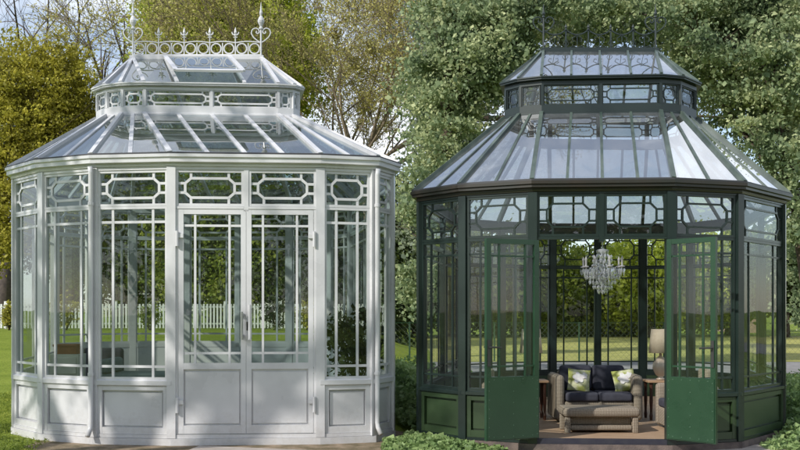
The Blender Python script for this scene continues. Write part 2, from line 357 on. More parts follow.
    if not open_doors:
        jw = .075; W = (L-2*jw)/2; jm = MB(); jm.lbox(F, .046, jw, H['door0'], H['door1'], -.03, .032); jm.lbox(F, L-jw, L-.046, H['door0'], H['door1'], -.03, .032); jm.build('door_jamb', white, root)
        for s in (0, 1):
            G = (lambda u, v, nn: F(jw+.004+u, v, nn+.012)) if s == 0 else (lambda u, v, nn: F(L-jw-.004-u, v, nn+.012))
            do = leaf_door(root, G, W-.006, H['door0']+.004, H['door1']-.004, H['dg'], H, white, gl)
            hb = MB(); ue = W-.05
            hb.tube([G(ue, 1.25, .08), G(ue, 1.58 if s == 0 else 1.66, .08)], .015 if s == 0 else .018, 8)
            for vv in ((1.29, 1.54) if s == 0 else (1.30, 1.60)): hb.tube([G(ue, vv, .02), G(ue, vv, .08)], .012, 6); hb.lathe(G(ue, vv-.02, .03), [(.022, 0), (.022, .04)], 8)
            if s == 1: kp = MB(); kp.lbox(G, ue+.012, ue+.040, 1.36, 1.46, .022, .034); kp.build('lock_plate', M['dark'], do)
            hb.build('handle', M['white'] if s else M['chrome'], do, smooth=False)
            for vv in (.48, 2.44):
                h = MB(); h.lbox(G, -.012, .06, vv+.01, vv+.06, .023, .044); h.tube([G(-.012, vv-.09, .05), G(-.012, vv+.09, .05)], .018, 8); h.build('hinge', M['chrome'] if 0 else mats['hinge'], do)
    else:
        for (hx, hy, fx, fy, lit) in open_doors:
            Lw = math.hypot(fx-hx, fy-hy); ux, uy = (fx-hx)/Lw, (fy-hy)/Lw; nx, ny = (uy, -ux)
            if nx*(-hx)+ny*(-hy) < 0: nx, ny = -nx, -ny
            G = lambda u, v, nn, hx=hx, hy=hy, ux=ux, uy=uy, nx=nx, ny=ny: (hx+ux*u+nx*nn, hy+uy*u+ny*nn, v)
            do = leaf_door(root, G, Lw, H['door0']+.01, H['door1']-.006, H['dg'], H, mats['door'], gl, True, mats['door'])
            hb = MB()
            for sg in (-1, 1):
                hb.lbox(G, Lw-.048, Lw-.012, .98, 1.27, *sorted((sg*.023, sg*.034)))
                hb.tube([G(Lw-.03, 1.19, sg*.03), G(Lw-.03, 1.19, sg*.075), G(Lw-.10, 1.19, sg*.078), G(Lw-.16, 1.185, sg*.075)], .010, 6)
            hb.build('handle', M['dark'], do)
            for vv in (.5, 1.35, 2.2):
                h = MB(); h.tube([G(-.005, vv-.06, .0), G(-.005, vv+.06, .0)], .016, 8); h.build('hinge', M['dark'], do)
    # ---------- lower roof
    nd = normals(D); OD = offsets(D)
    zr0 = H['eave1']+.004; zr1 = H['drum0']
    EP = [(P[i][0]+O[i][0]*.085, P[i][1]+O[i][1]*.085) for i in range(n)]; DP = [(D[i][0]+OD[i][0]*.035, D[i][1]+OD[i][1]*.035) for i in range(n)]
    for i in range(n):
        j = (i+1) % n; wide = i in (door_edge, 2*nF-2-door_edge); q = 4 if wide else (2 if math.hypot(P[i][0]-P[j][0], P[i][1]-P[j][1]) > .5 else 1)
        if i in (nF-1, 2*nF-1): q = 4
        a0, a1 = Vector((*EP[i], zr0)), Vector((*EP[j], zr0)); b0, b1 = Vector((*DP[i], zr1)), Vector((*DP[j], zr1))
        nn = (a1-a0).cross(b0-a0).normalized(); nn = nn if nn.z > 0 else -nn
        for k_ in range(q):
            s, t = k_/q, (k_+1)/q
            pm = MB(); pm.add([a0.lerp(a1, s), a0.lerp(a1, t), b0.lerp(b1, t), b0.lerp(b1, s)], [(0, 1, 2, 3)]); pm.build('roof_pane', groof, root)
            if k_ > 0:
                rb = MB(); rb.beam(a0.lerp(a1, s), b0.lerp(b1, s), nn, H['rw'], -.03, .014); rb.build('rafter', bar, root)
        hb = MB(); m_ = offsets(P)[i]; hb.beam(a0, b0, Vector((m_[0], m_[1], 1.4)), H['hw'], -.05, .034); hb.build('hip_rafter', bar, root)
    # inner gallery ring behind the lantern base (seen through the roof)
    # ---------- lantern
    l0, l1, f0, f1 = H['drum0'], H['drum1'], H['df0'], H['df1']
    lb = MB(); sweep(lb, D, [(.05, l0-.03), (.05, l0+.012), (.032, l0+.02), (.032, f0), (-.03, f0), (-.03, l0-.03)]); lb.build('lantern_base', mats['lantern'], root)
    lc = MB(); sweep(lc, D, [(.032, f1), (.032, l1-.055), (.018, l1-.053), (.018, l1-.043), (.085, l1-.038), (.085, l1-.022), (.10, l1-.016), (.10, l1), (-.03, l1), (-.03, f1)]); lc.build('lantern_cornice', mats['lantern'], root)
    for i in range(n):
        F, L = FR(i, D, nd); segs = [(0, L/2), (L/2, L)] if i in (door_edge, 2*nF-2-door_edge, nF-1, 2*nF-1) else [(0, L)]
        for a, b in segs:
            p = MB(); p.lbox(F, a-.018, a+.018, f0+.001, f1-.001, -.024, .034 if a == 0 else .030); p.build('lantern_post', mats['lantern'], root)
            fz = MB(); u0, u1 = a+.02, b-.02
            if u1-u0 < .05: continue
            frame4(fz, F, u0, u1, f0+.001, f1-.001, .012, -.02, .02); fret(fz, F, u0+.012, u1-.012, f0+.013, f1-.013, H['fw']*.75, -.010, .010, .62)
            fo = fz.build('lantern_fretwork', mats['lantern'], root); sheet(F, u0+.012, u1-.012, f0+.013, f1-.013, 0, 'pane', gfr, fo)
    # ---------- upper roof to the ridge
    (rx0, rx1, ry, rz) = ridge; ry0 = ry
    E2 = [(D[i][0]+OD[i][0]*.06, D[i][1]+OD[i][1]*.06, l1+.004) for i in range(n)]
    Lr, Rr = Vector((rx0, ry, rz)), Vector((rx1, ry, rz))
    def tgt(i): return Lr if i <= door_edge or i >= 2*nF-1-door_edge else Rr
    for i in range(n):
        j = (i+1) % n; wide = i in (door_edge, 2*nF-2-door_edge)
        a0, a1 = Vector(E2[i]), Vector(E2[j]); b0, b1 = tgt(i), tgt(j)
        nn = ((a1-a0).cross(b0-a0)).normalized(); nn = nn if nn.z > 0 else -nn
        fr_ = ([0, .25, .75, 1] if mats.get('vent') else [0, .25, .5, .75, 1]) if wide else [0, 1]
        for s, t in zip(fr_[:-1], fr_[1:]):
            pm = MB()
            if (b1-b0).length > .01: pm.add([a0.lerp(a1, s), a0.lerp(a1, t), b0.lerp(b1, t), b0.lerp(b1, s)], [(0, 1, 2, 3)])
            else: pm.add([a0.lerp(a1, s), a0.lerp(a1, t), b0], [(0, 1, 2)])
            pm.build('lantern_pane', groof, root)
            if s > 0:
                rb = MB(); rb.beam(a0.lerp(a1, s), b0.lerp(b1, s), nn, H['lw']*.8, -.03, .022); rb.build('lantern_rafter', bar, root)
        hb = MB(); m_ = OD[i]; hb.beam(a0, b0-(b0-a0).normalized()*.02, Vector((m_[0], m_[1], 1.3)), H['lw'], -.04, .026); hb.build('lantern_rafter', bar, root)
        if mats.get('vent') and i == door_edge:
            v = MB(); e = nn
            c00, c10, c01, c11 = a0.lerp(a1, .25), a0.lerp(a1, .75), b0.lerp(b1, .25), b0.lerp(b1, .75)
            lo0, lo1 = c00.lerp(c01, .07)+e*.14, c10.lerp(c11, .07)+e*.14; hi0, hi1 = c01+e*.03, c11+e*.03
            for p_, q_ in ((lo0, lo1), (hi0, hi1), (lo0, hi0), (lo1, hi1)): v.beam(p_, q_, e, .062, -.012, .018)
            vo = v.build('roof_vent', bar, root)
            pm = MB(); pm.add([lo0, lo1, hi1, hi0], [(0, 1, 2, 3)]); pm.build('pane', groof, vo)
    rr = MB(); rr.box(rx0-.04, rx1+.04, ry-.05, ry+.05, rz-.03, rz+.03); rr.build('ridge_beam', mats['lantern'], root)
    return root, P, D, FR

# ------------------------------------------------------------------ the two conservatories
M['floorL'] = mat('interior_floor_grey', (.16, .165, .165), .5, .4, col2=(.28, .30, .31), nscale=3)
M['floorR'] = mat('terracotta_floor', (.30, .20, .13), .6, .3, col2=(.38, .27, .18), nscale=4, stretch=(1, 6, 1))
frontL = walk([15.5, 43, 95, 172, 320, 373, 391], [-48, -26, -8, 4, 16, 66], 3, 11.8)
dfrontL = walk([98.5, 108, 123, 145, 278, 292, 297.5], [-48, -26, -8, 4, 16, 60], 3, 13.4)
HL = dict(bw=.030, fw=.030, rw=.050, hw=.058, lw=.050, sb=1.04, pb=2.857, floor=.09, skirt=.085, panel0=.13, sill0=.70, sill1=.775, fr0=2.857, fr1=3.225, head=3.256, eave0=3.29, eave1=3.43,
          bb=.125, bt=.155, door0=.135, door1=2.79, dg=.975, drum0=4.22, drum1=4.64, df0=4.33, df1=4.55)
matsL = dict(frame=M['white'], glass=M['glassL'], frieze=M['glassL'], roof=M['roofL'], bar=M['white'], floor=M['floorL'], plinth=M['white'], threshold=M['white'],
             gutter=M['white'], panel=M['white'], lantern=M['white'], hinge=M['white'], vent=True)
zcL = 14.5; kL = -.18
rl = ((133-400)/1000*zcL, (261-400)/1000*zcL, zcL, HC+(310-58)/1000*zcL)
rootL, PL, DL, FRL = conservatory('garden_conservatory', 'white painted conservatory with closed double doors and ringed ridge cresting', frontL, dfrontL, zcL, kL, HL, rl, matsL, 3, True, None)

frontR = walk([421, 464, 533, 670.5, 738, 782], [-52, -27, -4, 19, 50], 2, 11.35)
dfrontR = walk([507, 521, 542, 659.5, 679, 694], [-52, -27, -4, 19, 50], 2, 12.9)
HR = dict(bw=.022, fw=.021, rw=.032, hw=.048, lw=.036, sb=.56, pb=2.36, floor=.13, skirt=.085, panel0=.12, sill0=.60, sill1=.66, fr0=2.46, fr1=2.885, head=2.916, eave0=2.935, eave1=3.055,
          bb=.13, bt=.15, door0=.147, door1=2.395, dg=.86, drum0=4.13, drum1=4.60, df0=4.24, df1=4.50)
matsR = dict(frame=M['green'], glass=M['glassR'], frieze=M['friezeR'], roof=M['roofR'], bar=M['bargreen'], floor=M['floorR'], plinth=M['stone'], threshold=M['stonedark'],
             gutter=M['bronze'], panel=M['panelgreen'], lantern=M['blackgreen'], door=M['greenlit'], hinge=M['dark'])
zcR = 14.2; kR = .19
rr_ = (.1435*zcR, .2555*zcR, zcR, HC+(310-51)/1000*zcR)
hl = frontR[2]; hr = frontR[3]
opens = [(hl[0]+.05, hl[1]-.05, .0855*11.0, 11.0, False), (hr[0]-.045, hr[1]-.05, .3165*10.75, 10.75, True)]
rootR, PR, DR, FRR = conservatory('garden_conservatory', 'dark green conservatory with both doors open and a sofa inside', frontR, dfrontR, zcR, kR, HR, rr_, matsR, 2, True, opens)

# ridge cresting and finials
def ring(mb, c, r, t, n=20, ax='y'):
    pts = [(c[0]+r*math.cos(2*math.pi*k/n), c[1], c[2]+r*math.sin(2*math.pi*k/n)) for k in range(n+1)]
    mb.tube(pts, t, 6, cap=False)
def fleur(mb, x, y, z, h):
    mb.lathe((x, y, z), [(.008, 0), (.008, h*.45), (.02, h*.48), (.02, h*.53), (.009, h*.56), (.02, h*.68), (.014, h*.8), (.002, h)], 8)
    for s in (-1, 1):
        mb.tube([(x, y, z+h*.5), (x+s*.035, y, z+h*.56), (x+s*.05, y, z+h*.66), (x+s*.045, y, z+h*.72)], [.009, .011, .008, .004], 6)
    mb.box(x-.03, x+.03, y-.012, y+.012, z+h*.36, z+h*.4)
def heart_finial(x, y, z, sc_, m, par, h1, hw):
    mb = MB(); mb.tube([(x, y, z), (x, y, z+h1)], .013, 8)
    cz = z+h1*.60
    for s in (-1, 1):
        pts = [(0, -.62), (.35, -.42), (.78, -.05), (.98, .35), (.86, .72), (.52, .86), (.22, .70), (.16, .42), (.34, .28), (.50, .40), (.42, .55)]
        dn = []
        for a, b in zip(pts[:-1], pts[1:]):
            for q in range(4): dn.append((a[0]+(b[0]-a[0])*q/4, a[1]+(b[1]-a[1])*q/4))
        dn.append(pts[-1]); sm = [dn[0]]+[((dn[i-1][0]+2*dn[i][0]+dn[i+1][0])/4, (dn[i-1][1]+2*dn[i][1]+dn[i+1][1])/4) for i in range(1, len(dn)-1)]+[dn[-1]]
        mb.tube([(x+s*a*hw, y, cz+b*hw) for a, b in sm], .009, 6)
    t = z+h1*.80
    mb.lathe((x, y, t), [(.013, 0), (.03, .01), (.03, .03), (.016, .045), (.045, .10), (.05, .13), (.03, .18), (.014, .2), (.024, .24), (.014, .29), (.003, .40)] if sc_ > .9 else
             [(.012, 0), (.026, .01), (.014, .035), (.028, .06), (.012, .09), (.004, .2)], 10)
    return mb.build('finial', m, par)
def cresting_white():
    x0, x1, y, z = rl; z += .03; n = 10; sp = (x1-x0)/n; m = MB()
    m.box(x0, x1, y-.012, y+.012, z, z+.022)
    for i in range(n): ring(m, (x0+sp*(i+.5), y, z+.105), .072, .0105)
    pts = [(x0+sp*i/4*1.0, y, z+.19+.02*math.sin(math.pi*((i % 8)/8))) for i in range(n*4+1)]
    m.tube(pts, .009, 6)
    for i in range(1, n): m.box(x0+sp*i-.007, x0+sp*i+.007, y-.009, y+.009, z+.02, z+.185)
    m.build('ridge_cresting', M['white'], rootL)
    for i in (2, 4, 6, 8):
        f = MB(); fleur(f, x0+sp*i, y, z+.18, .235); f.build('crest_fleur', M['white'], rootL)
    for x in (x0, x1): heart_finial(x, y, z-.02, 1, M['white'], rootL, .50, .145)
cresting_white()
def cresting_dark():
    x0, x1, y, z = rr_; z += .03; n = 5; sp = (x1-x0)/n; m = MB()
    m.box(x0, x1, y-.01, y+.01, z, z+.02)
    for i in range(n):
        pts = [(x0+sp*(i+q/10), y, z+.20+.07*(2*q/10-1)**2) for q in range(11)]; m.tube(pts, .009, 6)
        cx_ = x0+sp*(i+.5); m.tube([(cx_, y, z), (cx_, y, z+.2)], .005, 6)
        for s in (-1, 1):
            m.tube([(cx_+s*.01, y, z+.19), (cx_+s*.07, y, z+.15), (cx_+s*.06, y, z+.10), (cx_+s*.03, y, z+.11)], .006, 6)
            m.tube([(cx_, y, z+.02), (cx_+s*.06, y, z+.04), (cx_+s*.10, y, z+.02)], .006, 6)
            m.tube([(cx_+s*.15, y, z+.02), (cx_+s*.12, y, z+.07), (cx_+s*.15, y, z+.12)], .005, 6)
    m.build('ridge_cresting', M['blackgreen'], rootR)
    for i in range(1, n):
        f = MB(); f.tube([(x0+sp*i, y, z), (x0+sp*i, y, z+.27)], .010, 6); f.lathe((x0+sp*i, y, z+.26), [(.01, 0), (.024, .01), (.012, .03), (.022, .045), (.003, .09)], 8); f.build('crest_spike', M['blackgreen'], rootR)
    for x in (x0, x1): heart_finial(x, y, z-.02, .5, M['blackgreen'], rootR, .57, .155)
cresting_dark()
# downpipes on the white conservatory
for i, kk in ((2, 0), (5, 1)):
    ox, oy = offsets(PL)[i]; l = math.hypot(ox, oy); ox /= l; oy /= l; x, y = PL[i]; d = .085
    p = MB(); p.tube([(x+ox*.10, y+oy*.10, 3.30), (x+ox*d, y+oy*d, 3.22), (x+ox*d, y+oy*d, .25), (x+ox*(d+.01), y+oy*(d+.01), .19), (x+ox*(d+.07), y+oy*(d+.07), .11)], .030, 10)
    po = p.build('downpipe', M['white'], rootL, smooth=True)
    for h in (.82, 2.84):
        c = MB(); c.lathe((x+ox*d, y+oy*d, h), [(.037, 0), (.037, .035)], 10); c.build('pipe_collar', M['white'], po)

# ------------------------------------------------------------------ ground
def hgt(x, y):
    def ss(t): t = max(0, min(1, t)); return t*t*(3-2*t)
    a = ss((1.0-x)/3.0)*ss((y-19)/20.0)*.84
    return a
def terrain():
    xs = [-600, -250, -120, -70, -45, -30]+[-24+.75*i for i in range(65)]+[30, 45, 70, 120, 250, 600]
    ys = [-300, -100, -40, -15, -5]+[0+1.0*i for i in range(60)]+[62, 66, 72, 80, 100, 150, 300, 900]
    vs = [(x, y, hgt(x, y)) for y in ys for x in xs]; nx = len(xs)
    fs = [(j*nx+i, j*nx+i+1, (j+1)*nx+i+1, (j+1)*nx+i) for j in range(len(ys)-1) for i in range(nx-1)]
    m = bpy.data.materials.new('lawn'); m.use_nodes = True; t = m.node_tree; b = t.nodes['Principled BSDF']; b.inputs['Roughness'].default_value = .9; b.inputs['Specular IOR Level'].default_value = .1
    tcn = t.nodes.new('ShaderNodeTexCoord')
    n1 = t.nodes.new('ShaderNodeTexNoise'); n1.inputs['Scale'].default_value = .8; n1.inputs['Detail'].default_value = 8; n1.inputs['Roughness'].default_value = .7
    n2 = t.nodes.new('ShaderNodeTexNoise'); n2.inputs['Scale'].default_value = 22; n2.inputs['Detail'].default_value = 6
    r1 = t.nodes.new('ShaderNodeValToRGB'); r1.color_ramp.elements[0].color = (.13, .18, .022, 1); r1.color_ramp.elements[1].color = (.21, .26, .042, 1); r1.color_ramp.elements[0].position = .35; r1.color_ramp.elements[1].position = .65
    mm = t.nodes.new('ShaderNodeMixRGB'); mm.blend_type = 'MULTIPLY'; mm.inputs[0].default_value = .7
    r2 = t.nodes.new('ShaderNodeValToRGB'); r2.color_ramp.elements[0].color = (.55, .55, .5, 1); r2.color_ramp.elements[1].color = (1.3, 1.3, 1.2, 1); r2.color_ramp.elements[0].position = .3; r2.color_ramp.elements[1].position = .7
    for nn in (n1, n2): t.links.new(tcn.outputs['Object'], nn.inputs['Vector'])
    t.links.new(n1.outputs['Fac'], r1.inputs[0]); t.links.new(n2.outputs['Fac'], r2.inputs[0]); t.links.new(r1.outputs[0], mm.inputs[1]); t.links.new(r2.outputs[0], mm.inputs[2]); t.links.new(mm.outputs[0], b.inputs['Base Color'])
    bp = t.nodes.new('ShaderNodeBump'); bp.inputs['Strength'].default_value = .7; bp.inputs['Distance'].default_value = .05; t.links.new(n2.outputs['Fac'], bp.inputs['Height']); t.links.new(bp.outputs[0], b.inputs['Normal'])
    mb = MB(); mb.add(vs, fs); o = mb.build('lawn', m, smooth=True); tag(o, kind='structure')
terrain()
def patch(name, pts, z, m):
    mb = MB(); mb.add([(x, y, z) for x, y in pts], [tuple(range(len(pts)))]); return tag(mb.build(name, m), kind='structure')
M['soil'] = mat('sandy_soil', (.27, .21, .15), .95, .1, col2=(.12, .10, .06), nscale=5, bump=.8, bscale=18)
M['paving'] = mat('paving', (.42, .37, .33), .85, .2, col2=(.32, .28, .25), nscale=4, bump=.3)
M['asphalt'] = mat('path_grey', (.26, .25, .25), .9, .2, col2=(.20, .195, .19), nscale=3, bump=.3)
def blob(cx, cy, rx, ry, n=60, jag=.08, seed=1):
    rg = random.Random(seed); return [(cx+rx*math.cos(2*math.pi*k/n)*(1+rg.uniform(-jag, jag)), cy+ry*math.sin(2*math.pi*k/n)*(1+rg.uniform(-jag, jag))) for k in range(n)]
patch('soil', blob(-2.0, 11.9, 2.3, 2.2, seed=3), .005, M['soil'])
patch('paving', [(-2.35, 11.72), (-1.0, 11.35), (-.4, 10.6), (-.4, 8), (-3, 8), (-2.5, 10.6)], .011, M['paving'])
patch('paving', [(1.3, 8), (1.45, 11.0), (1.9, 11.42), (3.0, 11.42), (3.6, 11.6), (4.9, 12.1), (5.2, 8)], .011, M['paving'])
patch('path', [(.9, 25.0), (40, 25.0), (40, 30.6), (.9, 30.6)], .012, M['asphalt'])
M['drygrass'] = mat('dry_lawn', (.27, .27, .075), .95, .1, col2=(.36, .34, .12), nscale=1.2, bump=.4, bscale=30)
patch('far_lawn', [(.9, 30.9), (45, 30.9), (60, 61), (.9, 61)], .008, M['drygrass'])

# ------------------------------------------------------------------ leaves, trees
rng = np.random.default_rng(11)
def leaves_mesh(name, C_, size, m, parent, aspect=.6, droop=0, org=None, curl=0):
    """C_ (N,3) leaf centres -> small diamond leaves with random facing"""
    N = len(C_); org = np.array(org if org is not None else ORG.get(parent.name, (0, 0, 0)) if parent is not None else (0, 0, 0))
    a = rng.normal(size=(N, 3)); a[:, 2] -= droop; a /= np.linalg.norm(a, axis=1)[:, None]
    b = rng.normal(size=(N, 3)); b -= a*(a*b).sum(1)[:, None]; b /= np.linalg.norm(b, axis=1)[:, None]
    s = size*np.minimum(1.7, .4+rng.gamma(2.2, .24, N))[:, None]; C0 = C_-org
    V = np.stack([C0-a*s, C0-b*s*aspect, C0+a*s, C0+b*s*aspect], 1).reshape(-1, 3)
    me = bpy.data.meshes.new(name); me.vertices.add(4*N); me.loops.add(4*N); me.polygons.add(N)
    me.vertices.foreach_set('co', V.astype(np.float32).ravel()); me.loops.foreach_set('vertex_index', np.arange(4*N, dtype=np.int32))
    me.polygons.foreach_set('loop_start', np.arange(0, 4*N, 4, dtype=np.int32)); me.polygons.foreach_set('loop_total', np.full(N, 4, dtype=np.int32))
    me.update(calc_edges=True); return finish(name, me, m, parent)
def crown_pts(blobs, nclump, nleaf, cs, surf=.75, flat=.7):
    """blobs: (x,y,z,rx,ry,rz,weight)"""
    wts = np.array([b[6] for b in blobs], float); wts /= wts.sum(); pts = []
    for b, wv in zip(blobs, wts):
        k = max(1, int(nclump*wv)); d = rng.normal(size=(k, 3)); d /= np.linalg.norm(d, axis=1)[:, None]
        r = np.where(rng.random(k) < surf, rng.uniform(.72, 1.05, k), rng.uniform(.2, .8, k))
        r = np.where(rng.random(k) < .10, rng.uniform(1.05, 1.28, k), r)
        c = np.array(b[:3])+d*r[:, None]*np.array(b[3:6])
        sz = cs*rng.uniform(.5, 1.5, k)
        L = np.repeat(c, nleaf, 0)+rng.normal(size=(k*nleaf, 3))*np.repeat(sz, nleaf)[:, None]*np.array([1, 1, flat]); pts.append(L)
    return np.concatenate(pts)
def branches(mb, start, dirv, length, rad, depth, spread=.6, up=.15, segs=4, kids=3, minr=.006, rg=random, wob=.18, shrink=.62):
    p = Vector(start); d = Vector(dirv).normalized(); pts = [p.copy()]; rs = [rad]
    for s in range(segs):
        d = (d+Vector((rg.uniform(-1, 1), rg.uniform(-1, 1), rg.uniform(-1, 1)+up))*wob).normalized(); p = p+d*(length/segs); pts.append(p.copy()); rs.append(max(minr, rad*(1-.62*(s+1)/segs)))
    mb.tube(pts, rs, 7 if rad > .08 else (5 if rad > .03 else 3), cap=False)
    if depth <= 0: return
    for k in range(kids+(1 if rg.random() < .5 else 0)):
        i = rg.randint(max(1, segs//2-1), segs); q = pts[i]
        a = Vector((rg.uniform(-1, 1), rg.uniform(-1, 1), rg.uniform(-.6, 1))); nd_ = (d+a*spread*1.5).normalized()
        branches(mb, q, nd_, length*shrink*rg.uniform(.8, 1.2), max(minr, rs[i]*.72), depth-1, spread, up, max(2, segs-1), kids, minr, rg, wob, shrink)
def px(x, y, z): return ((x-400)/1000*z, z, HC+(310-y)/1000*z)
def blobpx(x, y, z, rx, ry, rz, wt=None):     # centre by where it stands in the view, radii in metres
    c = px(x, y, z); return (c[0], c[1], c[2], rx, ry, rz, wt if wt else rx*rz)
def tree(name, label, cat, group, bx, by, trunkpath, tr, blobs, lm, nclump, nleaf, cs, ls, bark, aspect=.6, droop=0, limbs=True, surf=.75, seed=1, flat=.7):
    gz = hgt(bx, by); root = empty(name, (bx, by, gz), label, cat, group); rg = random.Random(seed)
    t = MB(); pts = [(bx, by, gz-.1)]+trunkpath; rs = [tr*(1-.5*i/(len(pts)-1)) for i in range(len(pts))]; rs[0] = tr*1.3; t.tube(pts, rs, 9)
    top = Vector(pts[-1])
    if limbs:
        for b in blobs:
            c = Vector(b[:3]); q = Vector(pts[-1 if rg.random() < .6 else -2]); mid = q.lerp(c, .5)+Vector((rg.uniform(-.3, .3), rg.uniform(-.3, .3), .2)); t.tube([q, mid, c], [tr*.42, tr*.26, tr*.08], 6, cap=False)
            for _ in range(3): branches(t, q.lerp(c, rg.uniform(.4, .9)), Vector((rg.uniform(-1, 1), rg.uniform(-1, 1), rg.uniform(0, 1))), max(b[3], b[5])*.8, tr*.16, 1, rg=rg)
    t.build('trunk', bark, root, smooth=True)
    leaves_mesh('crown', crown_pts(blobs, nclump, nleaf, cs, surf, flat), ls, lm, root, aspect, droop)
    return root
LM = {}
LM['gold'] = leafmat('leaf_golden', (.15, .14, .03), (.37, .345, .045), (.66, .60, .10), .42)
LM['willow'] = leafmat('leaf_spring_green', (.19, .25, .022), (.38, .44, .045), (.58, .62, .10), .45)
LM['bud'] = leafmat('leaf_buds', (.26, .23, .06), (.44, .40, .13), (.62, .58, .24), .4)
LM['maple'] = leafmat('leaf_broad_green', (.11, .16, .09), (.26, .33, .17), (.58, .61, .33), .42)  # paled leaf tones: haze over these trees is put into the colour
LM['backing'] = leafmat('leaf_shade_green', (.10, .135, .105), (.17, .21, .15), (.29, .33, .22), .4)  # duller tones: shaded gaps between clumps put into the colour, paled for haze
LM['dark'] = leafmat('leaf_dark', (.018, .032, .010), (.04, .065, .016), (.09, .12, .025), .3)
LM['mid'] = leafmat('leaf_mid', (.09, .13, .025), (.22, .28, .04), (.46, .48, .09), .45)
LM['ivy'] = leafmat('leaf_ivy', (.10, .17, .06), (.21, .31, .11), (.38, .48, .21), .35)

TL = 'trees behind the white picket fence'
# golden trees at the far left
tree('golden_tree', 'golden leaved tree at the far left edge beyond the picket fence', 'tree', TL, *px(-10, 0, 44)[:2], [px(-8, 250, 44), px(-4, 180, 44)], .28,
     [blobpx(-20, 110, 44, 2.6, 2, 3.2), blobpx(20, 130, 44, 2.2, 2, 3.0), blobpx(10, 85, 44.5, 2.0, 1.6, 1.6), blobpx(0, 215, 43, 2.6, 2, 2.2), blobpx(30, 60, 45, 1.2, 1.2, 1.0), blobpx(-12, 255, 43, 1.6, 1.5, .9)], LM['gold'], 1050, 60, .24, .066, M['bark'], surf=.6, seed=2)
tree('golden_tree', 'tall golden yellow tree beside the white conservatory roof', 'tree', TL, *px(58, 0, 45)[:2], [px(57, 250, 45), px(55, 190, 45)], .26,
     [blobpx(50, 120, 45, 2.0, 1.8, 3.2), blobpx(72, 90, 45, 1.5, 1.5, 2.0), blobpx(88, 120, 46, 1.3, 1.3, 1.6), blobpx(70, 180, 44, 2.6, 2, 2.4), blobpx(40, 215, 43.5, 2.2, 1.8, 2.2), blobpx(60, 60, 45, .9, .9, 1.0), blobpx(95, 160, 45, 1.6, 1.3, 1.8)], LM['gold'], 1050, 60, .24, .066, M['bark'], surf=.6, seed=3)
# spring-green trees behind the white roof
tree('green_tree', 'broad yellow green tree rising behind the ringed roof crest', 'tree', TL, *px(225, 0, 50)[:2], [px(226, 250, 50), px(228, 120, 50)], .4,
     [blobpx(190, 40, 50, 2.6, 2.2, 3.0), blobpx(250, 30, 50, 2.8, 2.2, 3.4), blobpx(225, -20, 50, 3.2, 2.4, 2.8), blobpx(275, 80, 49, 2.1, 1.8, 3.2), blobpx(215, 110, 49, 3.4, 2, 3.0), blobpx(175, 10, 50, 1.3, 1.3, 1.4), blobpx(300, 60, 50, .9, 1, 2.4, 1.2)], LM['willow'], 2500, 60, .36, .085, M['bark'], droop=.7, seed=4)
tree('green_tree', 'dark leafy tree low behind the white conservatory windows', 'tree', TL, *px(120, 0, 47)[:2], [px(120, 260, 47), px(122, 230, 47)], .25,
     [blobpx(100, 225, 47, 2.6, 2, 2.6), blobpx(150, 235, 47, 2.6, 2, 2.6), blobpx(125, 270, 46, 3.2, 1.6, 1.8), blobpx(125, 175, 47, 2.2, 1.8, 2.0)], LM['mid'], 900, 50, .32, .10, M['bark'], seed=5)
tree('green_tree', 'leafy tree behind the double doors of the white conservatory', 'tree', TL, *px(215, 0, 45)[:2], [px(215, 260, 45), px(217, 230, 45)], .25,
     [blobpx(190, 230, 45, 2.4, 2, 2.6), blobpx(240, 225, 45, 2.6, 2, 2.6), blobpx(215, 275, 44, 3.0, 1.6, 1.6), blobpx(265, 265, 44, 2.2, 1.6, 1.8)], LM['mid'], 900, 50, .32, .10, M['bark'], seed=6)
tree('green_tree', 'dark bushy tree right of the double doors beyond the fence', 'tree', TL, *px(320, 0, 44)[:2], [px(320, 260, 44), px(322, 230, 44)], .25,
     [blobpx(300, 220, 44, 2.2, 2, 2.4), blobpx(345, 225, 44, 2.4, 2, 2.6), blobpx(330, 280, 43, 3.0, 1.6, 1.8), blobpx(385, 250, 43, 1.5, 1.4, 3.0), blobpx(382, 310, 41.5, 1.3, 1, 1.3)], LM['dark'], 1000, 50, .32, .10, M['bark'], seed=7)
# bare trees against the sky
def bare(name, label, bx, by, hgt_, tr, lean, seed, bark, depth=4, kids=3, spread=.6, leaf=None, nl=0, group=TL, len_=None):
    gz = hgt(bx, by); root = empty(name, (bx, by, gz), label, 'tree', group); rg = random.Random(seed); t = MB()
    pts = [Vector((bx, by, gz-.1)), Vector((bx+lean[0]*.3, by, gz+hgt_*.2)), Vector((bx+lean[0], by+lean[1], gz+hgt_*.42))]; t.tube(pts, [tr*1.3, tr, tr*.8], 9)
    for k in range(6):
        a = k*math.pi*2/6+rg.uniform(-.4, .4)
        branches(t, pts[-1] if k % 2 else pts[1].lerp(pts[2], rg.uniform(.4, .95)), (math.cos(a)*.85, math.sin(a)*.5, rg.uniform(.55, 1.2)), (len_ or hgt_*.42)*rg.uniform(.8, 1.15), tr*.55, depth, spread, .10, 5, kids, .010, rg)
    t.build('trunk', bark, root, smooth=True)
    if leaf:
        V = np.array(t.v); V = V[V[:, 2] > gz+hgt_*.25]; idx = rng.integers(0, len(V), nl); leaves_mesh('crown', V[idx]+rng.normal(size=(nl, 3))*.13, .047, leaf, root, .55)
    return root
bare('bare_tree', 'bare dark limbed tree against blue sky left of roof crest', *px(70, 0, 62)[:2], 21, .50, (.6, 0), 21, M['barkdark'], 4, 2, .55)
bare('bare_tree', 'smaller bare grey tree between golden tree and green tree', *px(128, 0, 56)[:2], 12, .22, (.3, 0), 22, M['barkdark'], 4, 3, .6)
